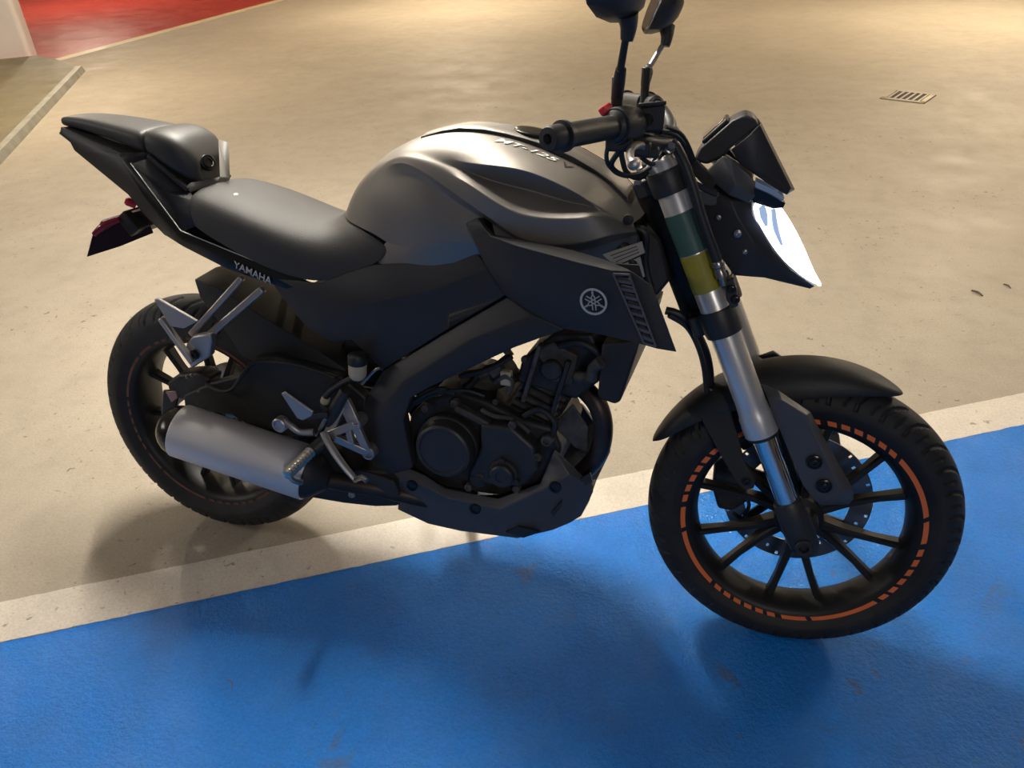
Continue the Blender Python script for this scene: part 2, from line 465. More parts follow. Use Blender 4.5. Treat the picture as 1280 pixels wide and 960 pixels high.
# floor drain
dg = [Vector(q) for q in ((1.8822, 4.8783), (2.1379, 4.7727), (2.0593, 4.4952), (1.8258, 4.5904))]
dc = sum(dg, Vector((0, 0))) / 4
ux = ((dg[1] - dg[0]) + (dg[2] - dg[3])).normalized(); wx = ((dg[1] - dg[0]).length + (dg[2] - dg[3]).length) / 2
uy = Vector((-ux.y, ux.x)); wy = wx * 0.86
sk = (dg[0] - dg[3]).normalized()
drain = empty('drain_grate', (dc.x, dc.y, 0))
tag(drain, 'small slotted metal drain grate set in the concrete floor', 'drain')
grate_mat = mat('drain_steel', (0.34, 0.29, 0.22), 0.5, 0.4); pit_mat = mat('drain_pit', (0.02, 0.017, 0.013), 0.8)
rd = Matrix.Rotation(math.atan2(ux.y, ux.x), 4, 'Z')
def db(c, s): vv, ff = box(c, s); return [tuple(rd @ Vector(p)) for p in vv], ff
build('pit', *db((0, 0, 0.0015), (wx * 1.06, wy * 1.06, 0.003)), pit_mat, drain, smooth=False)
build('frame', *join(db((0, wy / 2, 0.004), (wx, 0.03, 0.008)), db((0, -wy / 2, 0.004), (wx, 0.03, 0.008)), db((wx / 2 - 0.01, 0, 0.004), (0.03, wy, 0.008)), db((-wx / 2 + 0.01, 0, 0.004), (0.03, wy, 0.008))), grate_mat, drain, smooth=False)
for i in range(6):
    build('bar', *db((-wx / 2 + wx * (i + 1) / 7, 0, 0.0045), (0.013, wy, 0.007)), grate_mat, drain, smooth=False)

# ceiling lamps
LAMP_AT = ['directly above the motorcycle', 'on the ceiling beyond the floor drain', 'in the middle of the open concrete floor', 'added above the raised kerb island to brighten the floor', 'ahead of the motorcycle front wheel', 'behind the motorcycle rear wheel', 'added above the blue bay as fill on the muffler side', 'added above the red painted floor to brighten it']
lamp_white = mat('lamp_housing', (0.7, 0.7, 0.68), 0.4)
for i, ((lx, ly), ang, watt, colr) in enumerate(LAMPS):
    r = empty('fluorescent_lamp', (lx, ly, CEIL)); r.rotation_euler.z = ang
    tag(r, 'long fluorescent ceiling lamp ' + LAMP_AT[i], 'lamp', 'fluorescent lamps under the garage ceiling')
    build('housing', *box((0, 0, -0.035), (1.5, 0.14, 0.07)), lamp_white, r, smooth=False)
    tm = mat('lit_tube', (1, 1, 1), 0.3, emit=colr, estr=watt * 0.9)
    build('tube', *tube([(-0.7, 0, -0.085), (0.7, 0, -0.085)], 0.014, 10), tm, r)
    ld = bpy.data.lights.new('tube_light', 'AREA'); ld.shape = 'RECTANGLE'; ld.size = 1.4; ld.size_y = 0.08
    ld.energy = watt * 0.75; ld.color = colr
    lo = bpy.data.objects.new('tube_light', ld); C.objects.link(lo); lo.parent = r; lo.location = (0, 0, -0.11)

# bits of litter on the concrete
twig_mat = mat('dry_twig', (0.10, 0.07, 0.045), 0.8)
def twig(p, q, r, label, name='twig'):
    p, q = Vector((*p, r)), Vector((*q, r)); m_ = (p + q) / 2
    mid = Vector((0.004, 0.006, 0.001))
    o = build(name, *tube([p - m_, mid, q - m_], [r * 0.7, r, r * 0.6], 6, 3), twig_mat)
    o.location = m_
    tag(o, label, 'twig')
twig((1.9644, 1.7849), (1.9958, 1.7453), 0.004, 'short dark twig lying on the concrete beyond the front mudguard')
twig((2.0823, 1.8649), (2.1012, 1.8349), 0.003, 'small curled twig on bare concrete, farther along from the short dark one')
twig((0.2689, -0.4387), (0.2933, -0.4599), 0.0012, 'thin dry straw lying on the blue paint near the white line', 'dry_straw')

# ================================================================ the motorcycle
bike = empty('motorcycle', (0, 0, 0))
bike.rotation_euler.x = -0.14683
tag(bike, 'dark grey and black naked motorcycle with lit headlight, leaning on the blue bay', 'motorcycle')

def F(s, o=0.0, y=0.0):
    """point in the steered front end: s up the fork, o ahead of it, y to the left"""
    return AXLE + SAX * s + NAX * o + Vector((0, y, 0))

# shared bolts
def bolt_mesh(name, r, h, m, hole=True):
    prof = [(r * 1.25, 0), (r * 1.25, h * 0.3), (r, h * 0.35), (r * 0.97, h * 0.9), (r * 0.85, h)]
    if hole: prof += [(r * 0.5, h), (r * 0.45, h * 0.5), (0.0001, h * 0.45)]
    v, f = lathe(prof, (0, 0, 0), (0, 0, 1), 12)
    me = bpy.data.meshes.new(name); me.from_pydata(v, [], f)
    for p in me.polygons: p.use_smooth = True
    me.set_sharp_from_angle(angle=0.7); me.materials.append(m)
    return me
bolt_steel = bolt_mesh('bolt', 0.0065, 0.006, steel)
bolt_black = bolt_mesh('bolt_black', 0.0065, 0.005, gloss)
bolt_alu = bolt_mesh('bolt_alu', 0.009, 0.008, alu)
screw_small = bolt_mesh('screw', 0.0035, 0.003, steel)
def bolt(me, p, parent, d=(0, -1, 0), steer=False, s=1.0, name='bolt'):
    return place(me, name, along(p, d) @ Matrix.Scale(s, 4), parent, steer)

# ---------------------------------------------------------------- wheels
def make_wheel(name, c, r0, hw, hr, rimw, steer, nper, deco, spoke_off, decal_off):
    c = Vector(c)
    axis = Vector((0, 1, 0))
    h = rimw
    prof = [(0.2295, -h + 0.003), (0.2275, -h - 0.001), (0.2165, -h - 0.001), (0.208, -h + 0.005), (0.203, -h + 0.013), (0.1985, -h * 0.45), (0.195, -0.008), (0.195, 0.008),
            (0.1985, h * 0.45), (0.203, h - 0.013), (0.208, h - 0.005), (0.2165, h + 0.001), (0.2275, h + 0.001), (0.2295, h - 0.003), (0.222, h * 0.7), (0.205, h * 0.3), (0.205, -h * 0.3), (0.222, -h * 0.7)]
    rim = build(name, *lathe(prof, c, axis, 120, closed=True), rim_black, bike, steer, angle=40)
    # tyre with cut tread grooves
    nt, nc = 680, 50
    v, f = [], []
    per = 2 * math.pi / nper
    for i in range(nt):
        th = 2 * math.pi * i / nt
        for j in range(nc + 1):
            phi = math.radians(-118 + 236 * j / nc)
            a = abs(phi); sgn = 1 if phi >= 0 else -1
            d = 0.0
            lo, hi = math.radians(10), math.radians(74)
            if lo < a < hi:
                q = (a - lo) / (hi - lo)
                g = 0.30 * q - 0.16 * q * q + (0.5 * per if sgn > 0 else 0)
                x = ((th - g) / per) % 1.0
                w = 0.095 * (1 - 0.35 * q)
                if abs(x - 0.5) < w: d = 0.0035
                lo2, hi2 = 0.1, 0.62
                x2 = ((th - g - per * 0.42) / per) % 1.0
                if 0.45 < q < 0.95 and abs(x2 - 0.5) < w * 0.7: d = 0.003
            y = hw * math.sin(phi); r = r0 + (hr - d) * math.cos(phi)
            if a > math.radians(92): y = sgn * hw * (1.0 - 0.18 * (a - 1.6) / 0.45)
            y *= (1 - d / hw)
            v.append((c.x + r * math.cos(th), c.y + y, c.z + r * math.sin(th)))
    m = nc + 1
    for i in range(nt):
        i2 = (i + 1) % nt
        for j in range(nc): f.append((i * m + j, i * m + j + 1, i2 * m + j + 1, i2 * m + j))
    build('tyre', v, f, rubber, rim, steer, angle=38, label='black road tyre with curved tread grooves')
    # hub
    build('hub', *lathe([(0.020, -0.062), (0.034, -0.058), (0.036, -0.03), (0.046, -0.022), (0.048, 0.022), (0.036, 0.03), (0.036, 0.058), (0.020, 0.062)], c, axis, 40), rim_black, rim, steer)
    # spokes, in pairs
    def spoke(a_in, a_out):
        secs = []
        for r, a, w, d in ((0.036, a_in, 0.022, 0.034), (0.09, a_in + (a_out - a_in) * 0.40, 0.0155, 0.028), (0.150, a_in + (a_out - a_in) * 0.76, 0.0135, 0.022), (0.199, a_out, 0.0150, 0.026)):
            a = math.radians(a); ca, sa = math.cos(a), math.sin(a)
            t = Vector((-sa, 0, ca)); p = Vector((r * ca, 0, r * sa))
            secs.append([p + t * w / 2 + Vector((0, -d / 2 + 0.005, 0)), p + t * w * 0.28 + Vector((0, -d / 2, 0)), p - t * w * 0.28 + Vector((0, -d / 2, 0)), p - t * w / 2 + Vector((0, -d / 2 + 0.005, 0)),
                         p - t * w / 2 + Vector((0, d / 2, 0)), p + t * w / 2 + Vector((0, d / 2, 0))])
        vv, ff = loft(secs)
        me = bpy.data.meshes.new('spoke'); me.from_pydata([tuple(p) for p in vv], [], ff)
        bm = bmesh.new(); bm.from_mesh(me); bmesh.ops.recalc_face_normals(bm, faces=bm.faces); bm.to_mesh(me); bm.free()
        for p in me.polygons: p.use_smooth = True
        me.set_sharp_from_angle(angle=0.5); me.materials.append(rim_black); return me
    sa, sb = spoke(7, 13.7), spoke(-7, -13.7)
    T = Matrix.Translation(c)
    for k in range(6):
        R_ = T @ Matrix.Rotation(-math.radians(spoke_off + 60 * k), 4, 'Y')
        place(sa, 'spoke', R_, rim, steer); place(sb, 'spoke', R_, rim, steer)
    # rim stripes
    def stripe(a0, a1, skew=1.0):
        n = max(1, int((a1 - a0) / 2)); vv, ff = [], []
        for i in range(n + 1):
            a = a0 + (a1 - a0) * i / n
            for r, dd in ((0.2180, 0), (0.2272, skew)):
                q = math.radians(a + dd)
                for y in (-h - 0.0014, -h - 0.0006): vv.append((r * math.cos(q), y, r * math.sin(q)))
        for i in range(n):
            o = i * 4
            ff += [(o, o + 4, o + 6, o + 2), (o + 1, o + 3, o + 7, o + 5), (o, o + 1, o + 5, o + 4), (o + 2, o + 6, o + 7, o + 3)]
        ff += [(0, 2, 3, 1), (n * 4, n * 4 + 1, n * 4 + 3, n * 4 + 2)]
        me = bpy.data.meshes.new('rim_stripe'); me.from_pydata(vv, [], ff); me.materials.append(deco)
        return me
    s_short, s_long, s_dash = stripe(0, 12.3), stripe(0, 33.5), stripe(0, 4.1)
    for k in range(4):
        for me, a in [(s_short, 0.3), (s_long, 15.2)] + [(s_dash, 51.6 + 6.25 * i) for i in range(6)]:
            place(me, 'rim_stripe', T @ Matrix.Rotation(-math.radians(decal_off + 90 * k + a), 4, 'Y'), rim, steer)
    return rim

front_wheel = make_wheel('front_wheel', AXLE, 0.246, 0.050, 0.050, 0.043, True, 34, orange, 35.0, -92)
front_wheel['label'] = 'black front rim with orange stripes'
rear_wheel = make_wheel('rear_wheel', REAR, 0.247, 0.066, 0.060, 0.055, False, 32, orange_shaded, 20.0, -60)
rear_wheel['label'] = 'black rear rim with orange stripes darkened as if in shade'

def disc(c, y, r0, r1, parent, steer, name='brake_disc'):
    c = Vector(c); n, m = 288, 12
    v, f = [], []
    for i in range(n):
        a = 2 * math.pi * i / n
        for j in range(m + 1):
            r = r0 + (r1 - r0) * j / m
            v.append((c.x + r * math.cos(a), c.y + y, c.z + r * math.sin(a)))
    holes = set()
    for k in range(36):
        for dj in (0, 1):
            for di in (0, 1):
                jj = (2, 6, 9)[k % 3]; holes.add(((k * 8 + di) % n, jj + dj))
    for i in range(n):
        i2 = (i + 1) % n
        for j in range(m):
            if (i, j) in holes: continue
            f.append((i * (m + 1) + j, i * (m + 1) + j + 1, i2 * (m + 1) + j + 1, i2 * (m + 1) + j))
    d = build(name, v, f, disc_steel, parent, steer, smooth=False, solid=0.004, soff=0)
    arms = []
    for k in range(6):
        a = math.radians(60 * k + 10); b = math.radians(60 * k + 34)
        arms.append(bar(c + Vector((0.04 * math.cos(a), y, 0.04 * math.sin(a))), c + Vector(((r0 + 0.004) * math.cos(b), y, (r0 + 0.004) * math.sin(b))), 0.018, 0.006))
    build('disc_carrier', *join(*arms), rim_black, parent, steer, smooth=False)
    return d
disc(AXLE, 0.060, 0.104, 0.146, front_wheel, True)
disc(REAR, -0.068, 0.075, 0.112, rear_wheel, False)

# ---------------------------------------------------------------- fork
FY = 0.097
for sg_ in (-1, 1):
    y = sg_ * FY
    leg = build('fork_leg', *lathe([(0.024, 0.235), (0.0305, 0.236), (0.0308, 0.256), (0.0300, 0.260), (0.0300, 0.272), (0.0280, 0.278), (0.0265, 0.30), (0.0262, 0.745), (0.022, 0.752), (0.022, 0.757), (0.0001, 0.757)], F(0, 0, y), SAX, 48), tube_alu, bike, True,
                label='silver upper fork tube')
    build('fork_stanchion', *lathe([(0.0202, 0.06), (0.0202, 0.25)], F(0, 0, y), SAX, 40), chrome, leg, True, label='polished chrome inner tube')
    build('dust_seal', *lathe([(0.0205, 0.228), (0.0285, 0.229), (0.0285, 0.237), (0.021, 0.238)], F(0, 0, y), SAX, 40), hose_rubber, leg, True)
    # lower casting with the axle clamp
    rings = []
    for s, rx, ry, o in ((0.090, 0.0235, 0.0235, 0), (0.085, 0.027, 0.026, 0), (0.05, 0.028, 0.026, 0), (0.02, 0.029, 0.025, 0.001), (-0.012, 0.027, 0.024, 0.002), (-0.027, 0.020, 0.020, 0.003), (-0.032, 0.010, 0.012, 0.003)):
        rings.append([F(s, o + rx * math.cos(a), y + ry * math.sin(a)) for a in [2 * math.pi * k / 24 for k in range(24)]])
    cast = build('fork_bottom', *loft(rings), engine_cover, leg, True)
    build('axle_nut', *lathe([(0.0165, 0), (0.0165, 0.010), (0.0145, 0.012), (0.009, 0.012), (0.008, 0.004), (0.0001, 0.004)], F(0, 0.002, y + sg_ * 0.020), (0, sg_, 0), 24), steel if sg_ > 0 else engine_dark, leg, True)
    # clamps
    build('lower_clamp', *lathe([(0.0262, 0.436), (0.032, 0.438), (0.0328, 0.445), (0.0328, 0.478), (0.031, 0.485), (0.0262, 0.486)], F(0, 0, y), SAX, 40, closed=True), engine_cover, bike, True, label='black lower fork clamp ring')
    build('upper_clamp', *lathe([(0.0262, 0.697), (0.031, 0.698), (0.032, 0.703), (0.032, 0.733), (0.030, 0.738), (0.0262, 0.738)], F(0, 0, y), SAX, 40, closed=True), engine_cover, bike, True, label='black upper fork clamp ring')
lc = build('lower_yoke', *join(box((0, 0, 0), (1, 1, 1))), engine_cover, bike) if False else None
def fblock(name, s0, s1, o0, o1, y0, y1, m, bev=0.004, label=None, parent=bike):
    v = [F(s, o, y) for s in (s0, s1) for o in (o0, o1) for y in (y0, y1)]
    return build(name, v, [(0, 1, 3, 2), (4, 6, 7, 5), (0, 4, 5, 1), (2, 3, 7, 6), (0, 2, 6, 4), (1, 5, 7, 3)], m, parent, True, bev=bev, label=label)
fblock('lower_yoke', 0.437, 0.475, -0.055, 0.018, -0.078, 0.078, engine_cover)
fblock('upper_yoke', 0.702, 0.732, -0.062, 0.020, -0.078, 0.078, engine_cover)
build('steering_stem', *lathe([(0.022, 0.44), (0.022, 0.72)], F(0, -0.040, 0), SAX, 24), engine_dark, bike, True)
build('stem_nut', *lathe([(0.018, 0.732), (0.018, 0.746), (0.012, 0.748), (0.0001, 0.748)], F(0, -0.040, 0), SAX, 6), steel, bike, True)
# pinch bolt ear on the right clamp
ear = slab([(1.1601, -0.1280, 0.7926), (1.1750, -0.1280, 0.7978), (1.1820, -0.1280, 0.7806), (1.1878, -0.1280, 0.7519), (1.1780, -0.1280, 0.7469), (1.1673, -0.1280, 0.7614)], 0.016)
ear = build('clamp_ear', *ear, engine_cover, bike, True, bev=0.002)
for q in ((1.1729, -0.1290, 0.7815), (1.1813, -0.1290, 0.7642)): bolt(bolt_black, q, ear, steer=True)
# stickers wrapped on the right tube
def wrap(name, s0, s1, m, a0, a1, label):
    v, f = [], []; n = 20
    for i in range(n + 1):
        a = a0 + (a1 - a0) * i / n
        for s in (s0, s1):
            for r in (0.0264, 0.0272): v.append(F(s, r * math.cos(a), -FY + r * math.sin(a)))
    for i in range(n):
        o = i * 4
        f += [(o + 1, o + 3, o + 7, o + 5), (o, o + 4, o + 6, o + 2), (o, o + 1, o + 5, o + 4), (o + 2, o + 6, o + 7, o + 3)]
    f += [(0, 2, 3, 1), (n * 4, n * 4 + 1, n * 4 + 3, n * 4 + 2)]
    return build(name, v, f, m, bike, True, label=label)
wrap('green_sticker', 0.592, 0.664, teal, -math.pi - 0.1, 0.1, 'plain teal green sticker around the fork tube')
wrap('yellow_sticker', 0.522, 0.590, olive, -math.pi - 0.1, 0.1, 'plain mustard yellow sticker around the fork tube')

# ---------------------------------------------------------------- front mudguard
TH = [63, 65, 70, 77, 86, 96, 106, 116, 126, 136, 146, 153, 157]
HW = [.006, .022, .038, .050, .058, .062, .063, .063, .060, .055, .045, .032, .012]
RE = [.312, .307, .300, .290, .281, .272, .268, .272, .281, .290, .299, .309, .322]
RC = [.314, .317, .322, .327, .331, .333, .333, .332, .331, .330, .328, .326, .324]
rows = []
for t, w, re, rc_ in zip(TH, HW, RE, RC):
    a = math.radians(t); d = Vector((math.cos(a), 0, math.sin(a)))
    row = []
    for yy, q in ((-1.0, 0.0), (-0.97, 0.45), (-0.72, 0.82), (-0.35, 0.96), (0, 1.0), (0.35, 0.96), (0.72, 0.82), (0.97, 0.45), (1.0, 0.0)):
        row.append(AXLE + d * (re + (rc_ - re) * q) + Vector((0, yy * w, 0)))
    rows.append(row)
v, f = grid(rows)
fender = panel('front_mudguard', v, f, black, bike, 0.003, (0, 0, 1), steer=True, sub=2, label='matt black front mudguard')
# side guard plate beside the fork
gv = [(1.2434, -0.0700, 0.5942), (1.2720, -0.1000, 0.5977), (1.3332, -0.1000, 0.5617), (1.3509, -0.1000, 0.5327), (1.4230, -0.1080, 0.4261), (1.4293, -0.1080, 0.4038), (1.4220, -0.1080, 0.3909), (1.3747, -0.1120, 0.3840), (1.3590, -0.1140, 0.3962), (1.3372, -0.1140, 0.4230), (1.2710, -0.1120, 0.5501), (1.2541, -0.0920, 0.5813),
      (1.2783, -0.1160, 0.5854), (1.3235, -0.1200, 0.5636), (1.4020, -0.1240, 0.4288), (1.3966, -0.1240, 0.4115)]
gf = [(0, 1, 12, 11), (1, 2, 13, 12), (2, 3, 13), (3, 4, 14, 13), (4, 5, 6, 15, 14), (6, 7, 15), (7, 8, 15), (8, 9, 14, 15), (9, 10, 13, 14), (10, 11, 12, 13)]
guard = panel('fork_guard', gv, gf, guard_grey, bike, 0.006, steer=True, bev=0.002, label='slate grey fork guard plate with two bolts')
for q in ((1.3494, -0.1210, 0.4762), (1.3722, -0.1220, 0.4313)):
    build('bolt_recess', *lathe([(0.0135, 0.0), (0.0135, 0.004), (0.011, 0.005), (0.0095, 0.0035), (0.0001, 0.0035)], q, (0, -1, 0), 24), gloss, guard, True)
    bolt(bolt_black, Vector(q) + Vector((0, -0.003, 0)), guard, steer=True)
mv, mf = mirror(gv, gf); panel('fork_guard', mv, mf, guard_grey, bike, 0.006, (0, 1, 0), steer=True)
sv = [(1.1403, -0.0520, 0.5142), (1.1691, -0.0530, 0.5347), (1.1958, -0.0540, 0.5433), (1.2331, -0.0820, 0.4421), (1.2591, -0.0860, 0.4054), (1.2571, -0.0860, 0.3861), (1.2403, -0.0860, 0.3801), (1.2256, -0.0860, 0.3935), (1.1980, -0.0780, 0.4316)]
stay = build('mudguard_stay', *slab(sv, 0.006), black, bike, True, bev=0.002)
bolt(bolt_black, (1.2423, -0.0880, 0.4006), stay, steer=True)
mv, mf = mirror(*slab(sv, 0.006)); build('mudguard_stay', mv, mf, black, bike, True)
# mudguard bridge up to the fork
build('mudguard_bracket', *join(bar(F(0.26, -0.02, -0.075), F(0.26, -0.02, 0.075), 0.03, 0.012, NAX), ), black, bike, True, bev=0.003)
# front caliper on the far side
cal = slab([(1.1842, 0.0450, 0.3639), (1.2165, 0.0450, 0.3889), (1.2462, 0.0450, 0.3373), (1.2594, 0.0450, 0.2782), (1.2319, 0.0450, 0.2503), (1.2021, 0.0450, 0.2533), (1.1857, 0.0450, 0.3014)], 0.05)
cal = build('front_brake_caliper', *cal, engine_dark, bike, True, bev=0.006, label='dark front brake caliper')
bolt(bolt_steel, (1.2203, 0.0430, 0.3552), cal, steer=True); bolt(bolt_steel, (1.2429, 0.0430, 0.2961), cal, steer=True)
build('caliper_hose', *tube([(1.2322, 0.0600, 0.2903), (1.2630, 0.0500, 0.2758), (1.2551, 0.0550, 0.2322), (1.2344, 0.0600, 0.2415)], 0.004, 8), hose_rubber, bike, True)

# ---------------------------------------------------------------- handlebar and controls
def hb(sg_):
    return [(0.9165, sg_ * 0.365, 1.0395), (0.978, sg_ * 0.235, 1.043), (1.012, sg_ * 0.165, 1.040), (1.036, sg_ * 0.10, 1.020), (1.040, sg_ * 0.05, 1.008), (1.040, 0, 1.008)]
barp = hb(-1)[:-1] + [(1.040, 0, 1.008)] + list(reversed(hb(1)[:-1]))
hbar = build('handlebar', *tube(barp, 0.011, 16, 6), engine_cover, bike, True, label='black tubular handlebar')
for yy in (-0.035, 0.035):
    build('bar_clamp', *box((1.038, yy, 0.995), (0.038, 0.028, 0.05)), engine_cover, hbar, True, bev=0.005)
for sg_ in (-1, 1):
    a, b = Vector(hb(sg_)[0]), Vector(hb(sg_)[1]); d = (a - b).normalized()
    L_ = (a - b).length
    g = build('grip', *lathe([(0.0145, -0.01), (0.0235, -0.008), (0.0240, -0.003), (0.0225, 0.002), (0.0170, 0.006)] + [(0.0166 + (0.0006 if k % 2 else 0), 0.012 + k * 0.0045) for k in range(24)] + [(0.0175, L_ - 0.022), (0.0215, L_ - 0.020), (0.0215, L_ - 0.014), (0.016, L_ - 0.012)], b, d, 32), hose_rubber, bike, True, label='black ribbed rubber grip')
    build('bar_end', *lathe([(0.0150, L_ - 0.012), (0.0172, L_ - 0.010), (0.0172, L_ + 0.010), (0.0150, L_ + 0.016), (0.007, L_ + 0.017), (0.006, L_ + 0.008), (0.0001, L_ + 0.008)], b, d, 32), satin, g, True, label='black bar end weight')
    kk = 1.0 if sg_ < 0 else 0.70
    sw = build('switch_housing', *lathe([(0.014, 0.004), (0.026 * kk, 0.0), (0.0275 * kk, -0.006), (0.0275 * kk, -0.040), (0.024 * kk, -0.052), (0.012, -0.056)], b - d * 0.002, d, 24), black, bike, True, bev=0, label='black handlebar switch housing')
    build('switch_box', *box(b - d * 0.026 + Vector((-0.004, 0, -0.024)), (0.040, 0.038, 0.026)), black, sw, True, bev=0.004)
    if sg_ < 0:
        build('kill_switch', *bar((0.9585, -0.2350, 1.0632), (0.9670, -0.2150, 1.0697), 0.012, 0.012), red, sw, True, bev=0.003, label='red kill switch')
        build('throttle_cable', *tube([b - d * 0.03 + Vector((0.0, 0, -0.03)), (0.9707, -0.1900, 0.9822), (0.9879, -0.1600, 0.9627), (1.0165, -0.1200, 0.9644), (1.0324, -0.0900, 0.9915)], 0.0045, 8), hose_rubber, bike, True)
# brake master cylinder and lever, right
mc = build('brake_reservoir', *loft([[(1.0153, -0.1900, 1.0324), (1.0462, -0.1900, 1.0356), (1.0423, -0.1380, 1.0304), (1.0102, -0.1380, 1.0271)], [(1.0081, -0.1900, 1.0678), (1.0468, -0.1900, 1.0721), (1.0430, -0.1380, 1.0684), (1.0027, -0.1380, 1.0639)]]), satin, bike, True, bev=0.003, label='black brake fluid reservoir')
build('reservoir_lid', *loft([[(1.0072, -0.1930, 1.0680), (1.0482, -0.1930, 1.0723), (1.0440, -0.1350, 1.0682), (1.0011, -0.1350, 1.0636)], [(1.0068, -0.1930, 1.0736), (1.0478, -0.1930, 1.0779), (1.0435, -0.1350, 1.0740), (1.0007, -0.1350, 1.0695)]]), satin, mc, True, bev=0.0015)
build('sight_glass', *lathe([(0.0095, 0), (0.0095, 0.003), (0.0075, 0.004), (0.007, 0.002), (0.0001, 0.002)], (1.0213, -0.1900, 1.0499), (0, -1, 0), 20), gloss, mc, True)
build('master_cylinder', *tube([(1.0002, -0.1900, 1.0238), (1.0181, -0.1700, 1.0151), (1.0404, -0.1400, 1.0101), (1.0537, -0.1200, 1.0107)], [0.012, 0.013, 0.011, 0.009], 14, 4), engine_cover, bike, True)
build('lever_perch', *join(box((1.0129, -0.1850, 1.0071), (0.034, 0.03, 0.022)), box((1.0265, -0.1700, 1.0011), (0.03, 0.03, 0.016))), engine_dark, bike, True, bev=0.004)
build('brake_lever', *tube([(1.0191, -0.1750, 1.0086), (1.0119, -0.2150, 1.0164), (1.0066, -0.2500, 1.0146), (1.0101, -0.2850, 1.0068), (1.0183, -0.3150, 1.0034)], [0.007, 0.008, 0.0062, 0.0055, 0.006], 12, 6, 0.8), alu, bike, True, label='aluminium front brake lever')
build('lever_ball', *lathe([(0.0001, -0.009), (0.005, -0.0075), (0.0085, -0.003), (0.009, 0), (0.0085, 0.003), (0.005, 0.0075), (0.0001, 0.009)], (1.0189, -0.3200, 1.0030), (0, -1, 0.2), 16), alu, bike, True)
build('lever_adjuster', *lathe([(0.005, 0), (0.0065, 0.002), (0.0065, 0.016), (0.004, 0.018), (0.0001, 0.018)], (1.0071, -0.1900, 1.0099), (0.8, -0.3, 0.1), 12), steel, bike, True)
# clutch lever, left
build('clutch_lever', *tube([(1.005, 0.175, 1.035), (1.01, 0.22, 1.035), (1.0, 0.28, 1.033), (0.985, 0.33, 1.03)], [0.007, 0.008, 0.006, 0.006], 12, 6, 0.8), alu, bike, True)
build('clutch_perch', *box((0.998, 0.170, 1.038), (0.03, 0.03, 0.026)), engine_dark, bike, True, bev=0.004)
# hoses and cables around the steering head
build('brake_hose', *tube([(1.0543, -0.1250, 1.0089), (1.0649, -0.1250, 1.0019), (1.0797, -0.1300, 0.9784), (1.0954, -0.1330, 0.9446), (1.1154, -0.1330, 0.8934), (1.1348, -0.1300, 0.8506), (1.1465, -0.1280, 0.8242)], 0.0088, 14), hose_rubber, bike, True, label='thick black brake hose')
build('hose_fitting', *lathe([(0.009, 0), (0.0105, 0.003), (0.0105, 0.010), (0.0085, 0.012), (0.0085, 0.018), (0.0095, 0.020), (0.0095, 0.030), (0.006, 0.032), (0.006, 0.044), (0.0001, 0.044)], (1.1449, -0.1280, 0.8268), Vector((1.1554, -0.1260, 0.7999)) - Vector((1.1449, -0.1280, 0.8268)), 14), steel, bike, True, label='steel brake hose fitting')
build('hose_bracket', *slab([(1.1499, -0.1220, 0.8025), (1.1635, -0.1220, 0.8076), (1.1750, -0.1220, 0.7852), (1.1631, -0.1220, 0.7759)], 0.02), engine_cover, bike, True, bev=0.002)
for pts, r in (([(1.0382, -0.1300, 1.0271), (1.0623, -0.1100, 1.0198), (1.0808, -0.0800, 0.9921), (1.0929, -0.0600, 0.9616)], 0.004),
               ([(1.0450, -0.1300, 1.0358), (1.0691, -0.1000, 1.0214), (1.0888, -0.0700, 0.9835), (1.0988, -0.0500, 0.9499)], 0.0035),
               ([(0.9812, -0.1800, 1.0126), (0.9852, -0.1700, 0.9874), (0.9916, -0.1500, 0.9652), (1.0095, -0.1200, 0.9539), (1.0313, -0.0900, 0.9723), (1.0476, -0.0500, 0.9741)], 0.0045),
               ([(1.0101, -0.1500, 0.9919), (1.0273, -0.1200, 0.9762), (1.0459, -0.0900, 0.9844), (1.0572, -0.0800, 0.9963)], 0.0040),
               ([(0.9669, -0.2100, 1.0131), (0.9640, -0.2000, 0.9953), (0.9683, -0.1900, 0.9797), (0.9840, -0.1700, 0.9653), (1.0073, -0.1400, 0.9606), (1.0267, -0.1100, 0.9710)], 0.0035),
               ([(1.0137, -0.1000, 0.9755), (1.0202, -0.0500, 0.9262), (1.0344, -0.0200, 0.8844), (1.0657, 0.0000, 0.8274)], 0.0055),
               ([(1.0355, -0.1200, 0.9853), (1.0490, -0.1100, 0.9971), (1.0664, -0.1000, 0.9940), (1.0825, -0.0800, 0.9730)], 0.0042)):
    build('control_cable', *tube(pts, r, 8), hose_rubber, bike, True)
build('banjo_bolt', *lathe([(0.009, 0), (0.009, 0.006), (0.0065, 0.007), (0.0065, 0.015), (0.0001, 0.015)], (1.0534, -0.1400, 1.0020), (0.3, -0.8, 0.5), 6), steel, bike, True)
build('cable_clip', *box((1.0026, -0.0850, 0.9404), (0.012, 0.01, 0.008)), steel, bike, True, bev=0.001)
# lower hoses by the radiator
for dx, r in ((0, 0.0075), (-5, 0.005)):
    q = {0: [(1.0648, -0.0500, 0.7095), (1.0911, -0.0500, 0.7027), (1.1188, -0.0400, 0.6743), (1.1409, -0.0300, 0.6353), (1.1537, -0.0200, 0.5911), (1.1602, -0.0100, 0.5381)],
         -5: [(1.0717, -0.0600, 0.7042), (1.1043, -0.0500, 0.6825), (1.1275, -0.0450, 0.6458), (1.1432, -0.0350, 0.5991), (1.1523, -0.0300, 0.5491)]}[dx]
    build('brake_line', *tube(q, r, 10), hose_rubber, bike, True)

